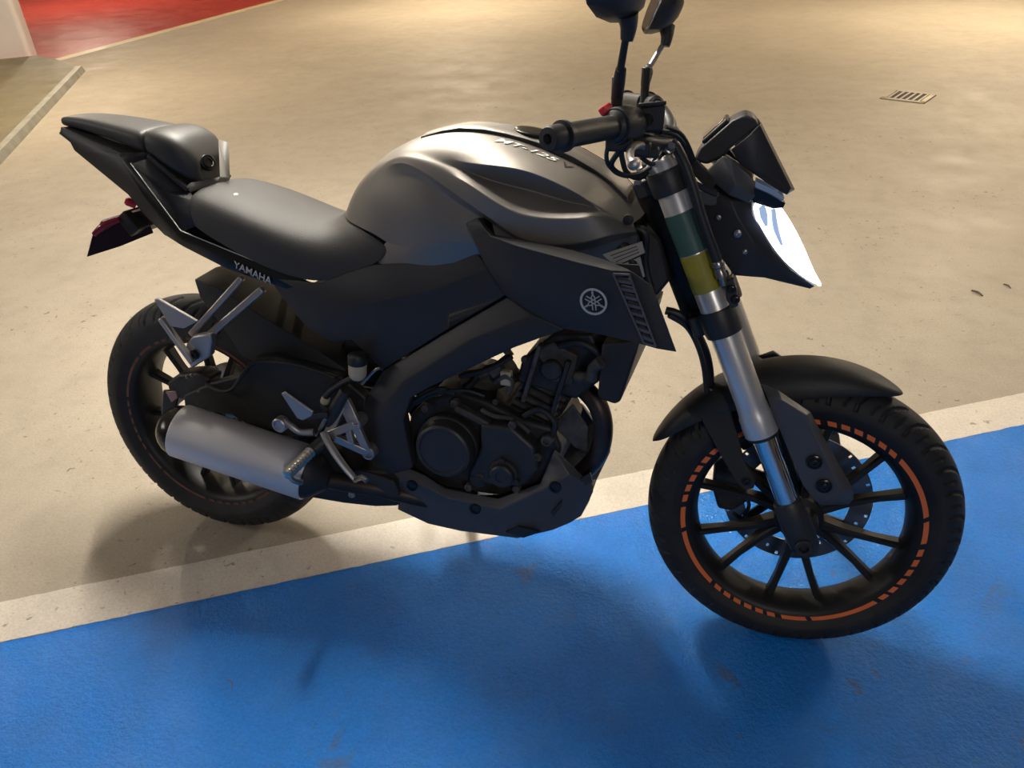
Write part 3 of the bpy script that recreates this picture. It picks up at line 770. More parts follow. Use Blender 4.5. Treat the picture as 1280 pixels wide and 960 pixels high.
# ---------------------------------------------------------------- mirrors
def mirror_unit(sg_):
    Y = lambda p: (p[0], p[1] * sg_, p[2])
    base = Vector(Y((0.976, 0.205, 1.048)))
    st = build('mirror', *lathe([(0.0085, 0), (0.0085, 0.030), (0.0090, 0.031), (0.0090, 0.062), (0.007, 0.064)], base, (0, 0, 1), 18), black, bike, True, label='black rear-view mirror on a post')
    elbow = Vector((0.980, -0.225, 1.110) if sg_ < 0 else (0.973, 0.225, 1.098))
    build('mirror_joint', *tube([base + Vector((0, 0, 0.035)), base + Vector((0.003, sg_ * 0.012, 0.055)), elbow + Vector((0.003, sg_ * 0.006, 0.012))], [0.009, 0.0095, 0.0078], 14, 4), black, st, True)
    neck = Vector((0.991, -0.252, 1.172) if sg_ < 0 else (1.004, 0.264, 1.160))
    build('mirror_stem', *tube([elbow, neck], [0.0058, 0.0052], 12, 1), black if sg_ < 0 else alu, st, True)
    # housing: a deep rounded shell, glass towards the rider
    ang = math.radians(-20) * sg_
    ux_ = Vector((math.sin(ang) * -1, math.cos(ang) * sg_, 0)) * 1.0
    nx = Vector((math.cos(ang), math.sin(ang) * sg_ * sg_, 0))
    nx = Vector((math.cos(math.radians(14)), sg_ * math.sin(math.radians(14)), 0)).normalized()
    ux_ = Vector((-nx.y, nx.x, 0)) * sg_
    c = neck + ux_ * 0.020 + Vector((0, 0, 0.052)) + nx * -0.012
    out = [(-0.058, -0.018), (-0.050, -0.034), (-0.018, -0.042), (0.03, -0.036), (0.062, -0.022), (0.078, 0.006), (0.072, 0.030), (0.045, 0.040), (-0.02, 0.042), (-0.052, 0.034), (-0.062, 0.010)]
    tl = 0.0 if sg_ < 0 else 0.38
    rings = []
    for d, s in ((-0.016, 0.93), (-0.014, 1.0), (0.0, 1.0), (0.016, 0.90), (0.030, 0.66), (0.038, 0.35)):
        rings.append([c + ux_ * (p * s) + Vector((q * s * tl, 0, q * s)) + nx * d for p, q in out])
    hs = build('mirror_housing', *loft(rings), satin, st, True, bev=0.004, seg=3, angle=50)
    ring = [[c + ux_ * (p * 0.90) + Vector((q * 0.90 * tl, 0, q * 0.90)) + nx * d for p, q in out] for d in (-0.0175, -0.0150)]
    build('mirror_glass', *loft(ring), mirror_glass, st, True, angle=60)
    build('mirror_neck', *tube([neck - Vector((0, sg_ * 0.004, 0.012)), neck + Vector((0.002, 0, 0.006)), c + nx * 0.014 + Vector((0, 0, -0.030)) - ux_ * 0.012], [0.009, 0.012, 0.016], 14, 4), satin, st, True)
mirror_unit(-1); mirror_unit(1)

# ---------------------------------------------------------------- headlight, cowl, meter
cv = [(1.0990, -0.0720, 0.9309), (1.1561, -0.0880, 0.9195), (1.1912, -0.0760, 0.9139), (1.1947, -0.0760, 0.8957), (1.2165, -0.0740, 0.8645), (1.2373, -0.0660, 0.8342), (1.2721, -0.0420, 0.7972), (1.3183, -0.0040, 0.7615),
      (1.1707, -0.0920, 0.8922), (1.2041, -0.0900, 0.8472), (1.2417, -0.0640, 0.8007), (1.3107, -0.0060, 0.7571),
      (1.1115, -0.0800, 0.8999), (1.1388, -0.0850, 0.8376), (1.1753, -0.0850, 0.7930), (1.2261, -0.0700, 0.7886)]
cf = [(1, 2, 3, 8), (8, 3, 4, 9), (9, 4, 5), (9, 5, 10), (10, 5, 6), (10, 6, 7, 11), (0, 1, 8, 12), (12, 8, 9, 13), (13, 9, 15, 14), (9, 10, 15), (10, 11, 15)]
for sg_ in (-1, 1):
    vv, ff = (cv, cf) if sg_ < 0 else mirror(cv, cf)
    cowl = panel('headlight_cowl', vv, ff, gloss if False else satin, bike, 0.004, (0, sg_, 0), steer=True, bev=0.0015, label='black headlight side cowl')
    if sg_ < 0:
        for q in ((1.1401, -0.0880, 0.8897), (1.1887, -0.0910, 0.8356)): bolt(screw_small, q, cowl, steer=True, name='screw')
        bolt(bolt_steel, (1.1736, -0.0930, 0.8660), cowl, steer=True, s=0.8)
# belly of the headlight and inner box
bv = [(1.1753, -0.0850, 0.7930), (1.2261, -0.0700, 0.7886), (1.3107, -0.0060, 0.7571)]
bv = bv + [(x, -y, z) for x, y, z in bv]
panel('headlight_base', bv, [(0, 1, 4, 3), (1, 2, 5, 4)], satin, bike, 0.004, (0, 0, -1), steer=True)
bx_ = [(1.1103, -0.0580, 0.9437), (1.1394, -0.0600, 0.9764), (1.1903, -0.0600, 0.9450), (1.1955, -0.0620, 0.9010), (1.2121, -0.0600, 0.8503), (1.2303, -0.0450, 0.8133), (1.1856, -0.0620, 0.7961), (1.1408, -0.0620, 0.8393)]
n = len(bx_); hv = bx_ + [(x, -y, z) for x, y, z in bx_]
build('headlight_body', hv, [tuple(range(n)), tuple(reversed(range(n, 2 * n)))] + [(i, (i + 1) % n, (i + 1) % n + n, i + n) for i in range(n)], black, bike, True, bev=0.003)
# lens: curved front with a ridge down the middle
lens_rows = []
side = [(1.1922, -0.0740, 0.9162), (1.1960, -0.0740, 0.8954), (1.2178, -0.0720, 0.8642), (1.2387, -0.0640, 0.8338), (1.2736, -0.0400, 0.7967), (1.3165, -0.0060, 0.7634)]
midc = [(1.2276, 0.0000, 0.9089), (1.2543, 0.0000, 0.8869), (1.2840, 0.0000, 0.8441), (1.3020, 0.0000, 0.8113), (1.3154, 0.0000, 0.7835), (1.3241, 0.0000, 0.7608)]
for a, c in zip(side, midc):
    a, c = Vector(a), Vector(c)
    w = a.y
    lens_rows.append([a, a.lerp(c, 0.30) + Vector((0.010, 0, 0.002)), a.lerp(c, 0.62) + Vector((0.012, 0, 0.002)), c] + [Vector((p.x, -p.y, p.z)) for p in (a.lerp(c, 0.62) + Vector((0.012, 0, 0.002)), a.lerp(c, 0.30) + Vector((0.010, 0, 0.002)), a)])
v, f = grid(lens_rows)
lens = panel('headlight_lens', v, f, lens_lit, bike, 0.004, (1, 0, 0.2), steer=True, sub=2, label='brightly lit white headlight lens')
for pts, w in (([(1.2068, -0.0800, 0.9102), (1.2126, -0.0790, 0.8946), (1.2184, -0.0780, 0.8789)], 0.007), ([(1.2256, -0.0700, 0.9041), (1.2332, -0.0680, 0.8750), (1.2479, -0.0600, 0.8444)], 0.006)):
    v, f = tube(pts, [w, w * 1.2, w * 0.5], 10, 5, 0.8)
    build('lens_reflector', v, f, lens_dim, lens, True, label='bluish reflector edge in the headlight')
bw = [(1.1917, -0.0800, 0.9406), (1.2172, -0.0740, 0.9292), (1.2450, -0.0600, 0.9138), (1.2423, -0.0600, 0.9058), (1.2258, -0.0640, 0.9043), (1.1922, -0.0800, 0.9160)]
build('lens_brow', *slab(bw, 0.02), gloss, bike, True, bev=0.001)
build('position_light', *slab([(1.1934, -0.0740, 0.9487), (1.2217, -0.0660, 0.9358), (1.2432, -0.0500, 0.9211), (1.2405, -0.0500, 0.9131), (1.2180, -0.0660, 0.9253), (1.1934, -0.0740, 0.9384)], 0.05), lens_strip, bike, True, bev=0.001, label='clear bluish position light bar')
# upper grey ears
ev = [(1.1130, -0.0700, 0.9600), (1.1360, -0.0820, 0.9881), (1.1934, -0.0740, 0.9487), (1.1948, -0.0800, 0.9252), (1.1858, -0.0860, 0.9154), (1.1527, -0.0920, 0.9278), (1.1278, -0.0780, 0.9437), (1.1607, -0.0980, 0.9471), (1.1515, -0.0850, 0.9840)]
ef = [(0, 1, 7, 5, 6), (1, 8, 7), (8, 2, 3, 7), (3, 4, 5, 7)]
for sg_ in (-1, 1):
    vv, ff = (ev, ef) if sg_ < 0 else mirror(ev, ef)
    panel('headlight_ear', vv, ff, guard_grey, bike, 0.02, (0, sg_, 0), steer=True, bev=0.0015, label='dark grey faceted headlight ear')
# bracket to the fork
build('headlight_stay', *join(bar((1.0831, -0.1000, 0.9503), (1.1348, -0.0800, 0.9262), 0.010, 0.006), bar((1.0882, -0.0600, 0.9705), (1.1281, -0.0700, 0.9386), 0.02, 0.02)), engine_dark, bike, True, bev=0.002)
build('headlight_stay_plate', *slab([(1.0994, -0.0820, 0.9313), (1.1344, -0.0820, 0.9304), (1.1434, -0.0820, 0.9059), (1.1094, -0.0820, 0.9081)], 0.01), guard_grey, bike, True, bev=0.002)
# meter
mp = [(1.0888, -0.0560, 0.9752), (1.0999, -0.0580, 0.9965), (1.1451, -0.0580, 1.0406), (1.1640, -0.0550, 1.0507), (1.1794, -0.0550, 1.0462), (1.1895, -0.0580, 1.0345), (1.1474, -0.0620, 0.9974), (1.1362, -0.0620, 0.9830), (1.1129, -0.0580, 0.9700)]
n = len(mp); hv = mp + [(x, -y, z) for x, y, z in mp]
meter = build('instrument_cluster', hv, [tuple(range(n)), tuple(reversed(range(n, 2 * n)))] + [(i, (i + 1) % n, (i + 1) % n + n, i + n) for i in range(n)], satin, bike, True, bev=0.005, seg=3, label='black instrument cluster')
mw = [(1.1016, -0.0500, 1.0033), (1.1387, -0.0500, 1.0410)]
p0, p1 = Vector(mw[0]), Vector(mw[1]); dn = Vector((-(p1 - p0).z, 0, (p1 - p0).x)).normalized()
rr = [[p0 - dn * 0.004, p1 - dn * 0.004, Vector((p1.x, 0.05, p1.z)) - dn * 0.004, Vector((p0.x, 0.05, p0.z)) - dn * 0.004], [p0 + dn * 0.004, p1 + dn * 0.004, Vector((p1.x, 0.05, p1.z)) + dn * 0.004, Vector((p0.x, 0.05, p0.z)) + dn * 0.004]]
build('meter_rim', *loft(rr), black, meter, True, bev=0.006, seg=4)
q0, q1 = p0.lerp(p1, 0.10), p0.lerp(p1, 0.92)
rr = [[Vector((q.x, yy, q.z)) + dn * h_ for q, yy in ((q0, -0.042), (q1, -0.042), (q1, 0.042), (q0, 0.042))] for h_ in (0.0035, 0.0055)]
build('meter_glass', *loft(rr), screen, meter, True, bev=0.001)
# flyscreen
fv = [(1.1487, -0.0680, 0.9969), (1.1892, -0.0620, 1.0361), (1.2523, -0.0360, 0.9349), (1.2472, -0.0400, 0.9235), (1.2168, -0.0620, 0.9453), (1.1652, -0.0700, 0.9737), (1.1936, 0.0000, 1.0331), (1.2619, 0.0000, 0.9268), (1.1929, -0.0680, 0.9644), (1.1738, -0.0680, 1.0190), (1.2512, -0.0000, 0.9196)]
ff_ = [(0, 9, 8, 5), (9, 1, 2, 8), (5, 8, 4), (8, 2, 3, 4), (1, 6, 7, 2), (2, 7, 10, 3)]
vv, ff = both(fv, ff_)
panel('flyscreen', vv, ff, satin, bike, 0.004, (1, 0, 0.4), steer=True, bev=0.0015, label='dark faceted flyscreen over the headlight')
build('flyscreen_vent', *slab([(1.2029, -0.0520, 0.9982), (1.2084, -0.0500, 0.9943), (1.2167, -0.0460, 0.9802), (1.2112, -0.0480, 0.9828)], 0.004), decal_dark, bike, True)

# ---------------------------------------------------------------- fuel tank
# each column: the rows from the centre line outwards and down (x, y, z)
TK = [
 [(.411,0,.842),(.420,-.040,.840),(.435,-.060,.837),(.445,-.068,.834),(.455,-.074,.832),(.465,-.079,.830),(.475,-.083,.828),(.488,-.088,.825),(.508,-.094,.821),(.540,-.101,.808),(.505,-.102,.768)],
 [(.437,0,.895),(.445,-.040,.890),(.455,-.058,.884),(.463,-.066,.880),(.470,-.072,.877),(.478,-.077,.874),(.486,-.081,.871),(.500,-.087,.866),(.535,-.100,.850),(.580,-.110,.803),(.550,-.108,.757)],
 [(.478,0,.934),(.485,-.045,.931),(.492,-.062,.927),(.497,-.068,.925),(.500,-.072,.923),(.503,-.076,.921),(.507,-.080,.918),(.520,-.090,.910),(.560,-.110,.875),(.610,-.117,.810),(.600,-.112,.765)],
 [(.532,0,.973),(.536,-.050,.970),(.542,-.072,.966),(.546,-.080,.964),(.549,-.085,.963),(.552,-.090,.962),(.556,-.095,.957),(.568,-.100,.938),(.600,-.120,.880),(.645,-.123,.818),(.645,-.115,.775)],
 [(.600,0,1.002),(.600,-.050,.997),(.600,-.085,.986),(.602,-.098,.980),(.604,-.105,.976),(.605,-.112,.972),(.608,-.118,.961),(.622,-.115,.936),(.655,-.130,.870),(.690,-.128,.826),(.690,-.117,.785)],
 [(.673,0,1.019),(.676,-.050,1.013),(.680,-.098,.994),(.692,-.118,.964),(.695,-.122,.958),(.694,-.130,.950),(.680,-.135,.925),(.700,-.122,.893),(.720,-.130,.845),(.740,-.125,.825),(.730,-.115,.795)],
 [(.760,0,1.013),(.765,-.050,1.004),(.765,-.098,.988),(.765,-.130,.966),(.768,-.110,.932),(.755,-.152,.921),(.770,-.149,.878),(.785,-.122,.850),(.790,-.120,.820),(.790,-.118,.800),(.790,-.110,.780)],
 [(.840,0,.995),(.842,-.050,.982),(.835,-.098,.972),(.830,-.132,.962),(.835,-.111,.924),(.825,-.158,.884),(.832,-.154,.838),(.845,-.122,.815),(.850,-.115,.795),(.850,-.110,.780),(.850,-.105,.765)],
 [(.925,0,.958),(.925,-.050,.947),(.910,-.098,.945),(.893,-.131,.938),(.900,-.116,.907),(.915,-.154,.890),(.917,-.149,.844),(.917,-.120,.825),(.917,-.110,.805),(.917,-.105,.790),(.917,-.100,.775)],
 [(.952,0,.941),(.952,-.050,.931),(.940,-.096,.925),(.925,-.133,.924),(.928,-.121,.909),(.938,-.150,.893),(.952,-.143,.853),(.950,-.112,.835),(.950,-.100,.815),(.950,-.095,.800),(.950,-.090,.782)],
 [(.975,0,.922),(.975,-.050,.912),(.965,-.092,.905),(.952,-.130,.905),(.954,-.131,.902),(.957,-.134,.898),(.980,-.130,.864),(.980,-.100,.845),(.980,-.090,.825),(.980,-.085,.805),(.980,-.080,.790)],
 [(1.015,0,.880),(1.013,-.040,.876),(1.008,-.068,.874),(1.004,-.080,.873),(1.005,-.084,.871),(1.007,-.087,.868),(1.012,-.088,.860),(1.010,-.070,.850),(1.010,-.065,.835),(1.010,-.060,.820),(1.010,-.055,.800)],
]
v, f = grid(TK)
nR = len(TK[0])
cr = []
for row, val, lo in ((6, 1.0, 3), (7, 0.7, 3), (3, 0.95, 5), (4, 0.85, 5), (5, 1.0, 5), (9, 1.0, 0)):
    for c_ in range(lo, len(TK) - (2 if row in (3, 4, 5) else 1)):
        for sg_ in (1, -1):
            a, b = TK[c_][row], TK[c_ + 1][row]
            cr.append(((a[0], a[1] * sg_, a[2]), (b[0], b[1] * sg_, b[2]), val))
vv, ff = both(v, f)
tank = build('fuel_tank', vv, ff, paint_grey, bike, sub=4, crease=cr, label='matt grey metallic fuel tank with a scooped side recess')
tank.modifiers['smooth'].use_limit_surface = False

# centre cover with the seam beside it
CC = [(.598, 1.0025), (.64, 1.0145), (.673, 1.0205), (.72, 1.020), (.76, 1.0145), (.80, 1.0065), (.84, .9965), (.885, .980), (.925, .960), (.955, .941), (.985, .915)]
rows = []
for i, (x, z) in enumerate(CC):
    z -= 0.0022
    w = 0.046 if i else 0.034
    rows.append([(x + 0.002, -w, z - 0.0150), (x, -w, z - 0.0035), (x, -w * 0.55, z + 0.0000), (x, -w * 0.30, z + (-0.001 if 2 <= i <= 8 else 0.0)), (x, 0, z + (-0.002 if 2 <= i <= 8 else 0.001)), (x, w * 0.30, z + (-0.001 if 2 <= i <= 8 else 0)), (x, w * 0.55, z + 0.0000), (x, w, z - 0.0035), (x + 0.002, w, z - 0.0150)])
v, f = grid(rows)
cover = build('tank_centre_cover', v, f, paint_grey, bike, sub=2, label='grey centre cover on top of the tank')
rows = []
for x, z in CC:
    z -= 0.0022
    rows.append([(x, -0.0478, z - 0.0048), (x, -0.0460, z - 0.0042), (x, -0.0460, z - 0.012), (x, -0.0478, z - 0.012)])
v, f = grid(rows, True)
build('cover_seam', *both(v, f), decal_dark, tank)
build('fuel_cap', *lathe([(0.036, -0.004), (0.036, 0.003), (0.033, 0.005), (0.02, 0.0055), (0.0001, 0.0055)], (0.80, 0, 1.004), (0.17, 0, 0.985), 40), gloss, bike, label='black fuel filler cap')

# lettering and marks
def text_mesh(txt, size, shear=0.0, space=1.0):
    cu = bpy.data.curves.new('lettering', 'FONT'); cu.body = txt; cu.size = size; cu.shear = shear; cu.space_character = space; cu.offset = size * 0.012; cu.extrude = 0.0
    o = bpy.data.objects.new('lettering', cu); C.objects.link(o)
    bpy.context.view_layer.update()
    dg_ = bpy.context.evaluated_depsgraph_get()
    me = bpy.data.meshes.new_from_object(o.evaluated_get(dg_))
    bpy.data.objects.remove(o); bpy.data.curves.remove(cu)
    return me
def put_text(name, txt, size, o, u, up, m, parent, shear=0, space=1.0, width=None, target=None, label=None, cut=0):
    me = text_mesh(txt, size, shear, space)
    xs = [p.co.x for p in me.vertices]; w = max(xs) - min(xs)
    sx = width / w if width else 1.0
    u = Vector(u).normalized(); nn = u.cross(Vector(up)).normalized(); up = nn.cross(u)
    bm = bmesh.new(); bm.from_mesh(me)
    bmesh.ops.triangulate(bm, faces=bm.faces)
    if cut: bmesh.ops.subdivide_edges(bm, edges=bm.edges, cuts=cut, use_grid_fill=True)
    for p in bm.verts: p.co = Vector(o) + u * (p.co.x - min(xs)) * sx + up * p.co.y
    bm.to_mesh(me); bm.free()
    me.materials.clear(); me.materials.append(m)
    ob = bpy.data.objects.new(name, me); C.objects.link(ob); ob.parent = parent
    if target:
        s = ob.modifiers.new('onto', 'SHRINKWRAP'); s.target = target; s.wrap_method = 'NEAREST_SURFACEPOINT'; s.offset = 0.0009; s.wrap_mode = 'ABOVE_SURFACE'
    s = ob.modifiers.new('film', 'SOLIDIFY'); s.thickness = 0.0004; s.offset = 1
    if label: ob['label'] = label
    return ob
# tank name, on the shoulder of the tank, and the winged mark ahead of it
a, b = Vector((0.7479, -0.0680, 0.9864)), Vector((0.8607, -0.0720, 0.9554))
put_text('tank_lettering', 'MT-125', 0.021, a, b - a, (0.1, 0.75, 0.6), decal_light, bike, shear=0.3, width=(b - a).length, target=tank, label='light MT-125 lettering', cut=2)
def strokes(name, segs, o, u, up, m, parent, target=None, label=None, t=0.0006):
    """flat mark made of quads given in (u, v) metres"""
    u = Vector(u).normalized(); nn = u.cross(Vector(up)).normalized(); up = nn.cross(u); o = Vector(o)
    v, f = [], []
    for q in segs:
        n0 = len(v); k_ = len(q)
        if target:
            v += [tuple(o + u * p[0] + up * p[1]) for p in q]; f.append(tuple(n0 + i for i in range(k_))); continue
        v += [tuple(o + u * p[0] + up * p[1] + nn * t) for p in q] + [tuple(o + u * p[0] + up * p[1]) for p in q]
        f += [tuple(n0 + i for i in range(k_)), tuple(n0 + k_ + i for i in reversed(range(k_)))] + [(n0 + i, n0 + i + k_, n0 + (i + 1) % k_ + k_, n0 + (i + 1) % k_) for i in range(k_)]
    ob = build(name, v, f, m, parent, smooth=False, label=label, fix=not target)
    if target:
        s = ob.modifiers.new('fine', 'SUBSURF'); s.subdivision_type = 'SIMPLE'; s.levels = 2; s.render_levels = 2
        s = ob.modifiers.new('onto', 'SHRINKWRAP'); s.target = target; s.wrap_method = 'NEAREST_SURFACEPOINT'; s.offset = 0.001; s.wrap_mode = 'ABOVE_SURFACE'
        s = ob.modifiers.new('film', 'SOLIDIFY'); s.thickness = 0.0004; s.offset = 1
    return ob
c_ = Vector((0.8797, -0.0680, 0.9584))
strokes('tank_mark', [[(-.010, .011), (-.006, .008), (-.001, -.006), (-.002, -.010)], [(-.001, -.010), (.000, -.006), (.006, .002), (.004, -.004)], [(.003, .000), (.007, .004), (.012, .008), (.008, .000)], [(-.004, .006), (-.002, .004), (.000, -.002), (-.001, -.003)]], c_, b - a, (0.1, 0.75, 0.6), decal_dark, bike, tank, 'small dark winged mark')

alu_dark = mat('slate_vent_plastic', (0.085, 0.085, 0.095), 0.4)
# ---------------------------------------------------------------- air scoops
sc = {'A': (0.7210, -0.1450, 0.8668), 'B': (0.7404, -0.1400, 0.8769), 'C': (0.7736, -0.1720, 0.8547), 'D': (0.8256, -0.1860, 0.8457), 'E': (0.9362, -0.2000, 0.8302), 'F': (0.9933, -0.2040, 0.8230), 'G': (1.0260, -0.2050, 0.8249), 'G2': (1.0613, -0.2080, 0.8038), 'H': (1.1089, -0.2140, 0.6985), 'I': (1.0772, -0.2120, 0.6994),
      'J': (1.0441, -0.2050, 0.7025), 'K': (0.9689, -0.1850, 0.7033), 'L': (0.9086, -0.1700, 0.6996), 'M': (0.8475, -0.1620, 0.7184), 'N': (0.7951, -0.1520, 0.7425), 'O': (0.7551, -0.1480, 0.7954), 'P1': (0.8327, -0.1860, 0.7932), 'P2': (0.9656, -0.2000, 0.7656),
      'W1': (0.9975, -0.2040, 0.8180), 'W2': (1.0239, -0.2060, 0.8197), 'W3': (1.0754, -0.2110, 0.7044), 'W4': (1.0550, -0.2080, 0.7065),
      'T1': (0.7804, -0.1580, 0.8532), 'T2': (0.8400, -0.1640, 0.8496), 'T3': (0.9188, -0.1700, 0.8423), 'T4': (0.9758, -0.1800, 0.8335), 'T5': (1.0178, -0.1960, 0.8256)}
ks = list(sc); ix = {k_: i for i, k_ in enumerate(ks)}
sv = [sc[k_] for k_ in ks]
sf = [tuple(ix[q] for q in s.split()) for s in ('A B C O', 'O C P1 N', 'C D P1', 'D E P2 P1', 'E F W1 P2', 'N P1 M', 'P1 P2 L M', 'P2 W1 W4 J K', 'P2 K L', 'F G W2 W1', 'G G2 H I W3 W2', 'W4 W3 I J', 'B T1 C', 'C T1 T2 D', 'D T2 T3 E', 'E T3 T4 F', 'F T4 T5 G')]
for sg_ in (-1, 1):
    vv, ff = (sv, sf) if sg_ < 0 else mirror(sv, sf)
    scoop = panel('air_scoop', vv, ff, satin, bike, 0.004, (0, sg_, 0), bev=0.002, label='black air scoop beside the tank')
    w1, w2, w3, w4 = (Vector(sc[q]) for q in ('W1', 'W2', 'W3', 'W4'))
    fl = lambda p: Vector((p.x, p.y * -sg_, p.z))
    # raised vent frame
    for p, q in ((w1, w2), (w2, w3), (w3, w4), (w4, w1)):
        build('vent_frame', *bar(fl(p + Vector((0, -0.001, 0))), fl(q + Vector((0, -0.001, 0))), 0.0030, 0.006), alu_dark, scoop, smooth=False)
    for i in range(8):
        t = (i + 0.75) / 8.6
        p, q = w1.lerp(w4, t), w2.lerp(w3, t)
        build('vent_slat', *bar(fl(p + Vector((0, 0.003, 0))), fl(q + Vector((0, 0.003, -0.003))), 0.0052, 0.010, (0, 1, 0.2)), alu_dark, scoop, smooth=False)
    bk = [fl(p + Vector((0, 0.022, 0))) for p in (w1 + Vector((-.01, 0, .01)), w2 + Vector((.01, 0, .01)), w3 + Vector((.01, 0, -.01)), w4 + Vector((-.01, 0, -.01)))]
    build('vent_mesh', *slab([tuple(p) for p in bk], 0.004 * -sg_), decal_dark, scoop, smooth=False)
    if sg_ < 0:
        # round tuning-fork emblem
        co = Vector((0.9660, -0.2018, 0.7662)); uu = (Vector((0.9960, -0.2045, 0.7702)) - Vector((0.9353, -0.1985, 0.7619))).normalized(); up = Vector((0.10, -0.08, 1))
        seg = []
        R0e, R1e = 0.0200, 0.0238
        for k in range(40):
            a0, a1 = 2 * math.pi * k / 40, 2 * math.pi * (k + 1) / 40
            seg.append([(R0e * math.cos(a0), R0e * math.sin(a0)), (R1e * math.cos(a0), R1e * math.sin(a0)), (R1e * math.cos(a1), R1e * math.sin(a1)), (R0e * math.cos(a1), R0e * math.sin(a1))])
        def rq(x0, y0, x1, y1, w, ang):
            ca, sa = math.cos(ang), math.sin(ang); dx, dy = x1 - x0, y1 - y0; l = math.hypot(dx, dy); nx_, ny_ = -dy / l * w / 2, dx / l * w / 2
            return [(p * ca - q * sa, p * sa + q * ca) for p, q in ((x0 + nx_, y0 + ny_), (x0 - nx_, y0 - ny_), (x1 - nx_, y1 - ny_), (x1 + nx_, y1 + ny_))]
        for k in range(3):
            an = k * 2 * math.pi / 3
            for s in (-1, 1):
                seg.append(rq(s * 0.0028, -0.0150, s * 0.0028, 0.0080, 0.0017, an))
                seg.append(rq(s * 0.0028, 0.0080, s * 0.0006, 0.0118, 0.0017, an))
            seg.append(rq(0, 0.0110, 0, 0.0202, 0.0022, an))
            seg.append(rq(0, 0.0140, 0, 0.0170, 0.0036, an))
        strokes('tuning_fork_emblem', seg, co, uu, up, decal_silver, scoop, label='round silver tuning fork emblem', t=0.0012)

# ---------------------------------------------------------------- seat
ST = [
 [(.088,0,.872),(.090,-.055,.870),(.094,-.092,.860),(.098,-.100,.840),(.100,-.098,.812)],
 [(.108,0,.880),(.108,-.060,.879),(.110,-.100,.868),(.112,-.110,.842),(.112,-.107,.806)],
 [(.150,0,.876),(.150,-.062,.876),(.150,-.110,.860),(.150,-.120,.832),(.150,-.117,.792)],
 [(.210,0,.864),(.210,-.064,.864),(.210,-.117,.846),(.210,-.128,.812),(.210,-.124,.768)],
 [(.280,0,.844),(.280,-.064,.843),(.280,-.119,.824),(.280,-.131,.788),(.280,-.127,.742)],
 [(.345,0,.827),(.345,-.060,.825),(.350,-.112,.803),(.355,-.127,.767),(.355,-.124,.722)],
 [(.385,0,.824),(.392,-.052,.820),(.405,-.100,.800),(.415,-.119,.765),(.420,-.118,.722)],
 [(.403,0,.838),(.415,-.046,.832),(.440,-.088,.815),(.468,-.108,.782),(.485,-.110,.745)],
 [(.410,0,.849),(.424,-.042,.843),(.468,-.084,.830),(.526,-.1025,.812),(.560,-.107,.792)],
]
v, f = grid(ST)
cr = []
for c_ in range(len(ST) - 1):
    for sg_ in (1, -1):
        for row, val in ((4, 0.9), (2, 0.15)):
            a, b = ST[c_][row], ST[c_ + 1][row]
            cr.append(((a[0], a[1] * sg_, a[2]), (b[0], b[1] * sg_, b[2]), val))
vv, ff = both(v, f)
seat = build('rider_seat', vv, ff, vinyl, bike, sub=3, crease=cr, solid=0.006, label='black vinyl rider seat')
build('seat_button', *lathe([(0.007, -0.002), (0.006, 0.001), (0.0001, 0.0015)], (0.1813, -0.0550, 0.8664), (0.1, -0.15, 1), 16), decal_silver, seat, label='small pale seat button')

# passenger seat in two pads
def pad(name, secs, m, label):
    rings = []
    for x, w, zt, zb in secs:
        h = zt - zb
        rings.append([(x, 0, zt), (x, -w * 0.66, zt - h * 0.01), (x, -w * 0.96, zt - h * 0.14), (x, -w, zt - h * 0.55), (x, -w * 0.92, zb), (x, -w * 0.5, zb - 0.002), (x, 0, zb - 0.002), (x, w * 0.5, zb - 0.002), (x, w * 0.92, zb), (x, w, zt - h * 0.55), (x, w * 0.96, zt - h * 0.14), (x, w * 0.66, zt - h * 0.01)])
    return build(name, *loft(rings), m, bike, sub=2, label=label)
pad('passenger_seat', [(-.262, .022, .996, .985), (-.258, .030, 1.001, .982), (-.220, .042, 1.006, .981), (-.150, .055, 1.003, .970), (-.070, .066, .994, .953), (-.018, .072, .987, .938), (-.014, .068, .982, .938)], vinyl_gloss, 'black vinyl passenger seat pad')
front_pad = pad('seat_cowl', [(-.012, .069, .984, .940), (-.008, .074, .989, .935), (.020, .078, .990, .920), (.050, .076, .982, .902), (.068, .070, .972, .890), (.084, .060, .954, .882), (.095, .048, .934, .881), (.096, .038, .926, .887)], vinyl_gloss, 'black padded hump ahead of the passenger seat')
bm_ = (0.1012, -0.0220, 0.9211)
btn = build('seat_lock', *lathe([(0.0165, -0.006), (0.0165, 0.002), (0.0145, 0.003), (0.0135, 0.0005), (0.0115, 0.0005), (0.0110, 0.003), (0.0085, 0.0035), (0.0080, 0.001), (0.0001, 0.001)], bm_, (0.86, -0.32, 0.42), 32), gloss, bike, label='round black seat lock button')
bracket_grey = mat('pale_grey_plastic', (0.20, 0.185, 0.165), 0.6)
# pale bracket edge behind the rider seat
bvv = [(0.0879, 0.0400, 0.9588), (0.1185, 0.0300, 0.9549), (0.1245, 0.0100, 0.8856), (0.1083, 0.0000, 0.8882), (0.0856, -0.0620, 0.8865), (0.0763, -0.0720, 0.8797), (0.0842, -0.0700, 0.8684), (0.1044, -0.0120, 0.8734), (0.1236, 0.0100, 0.8805)]
panel('seat_bracket', bvv, [(0, 1, 2, 3), (3, 2, 8, 7), (3, 7, 6, 4), (4, 6, 5)], bracket_grey, bike, 0.003, (1, -1, 0.5), label='pale grey bracket ahead of the passenger seat')

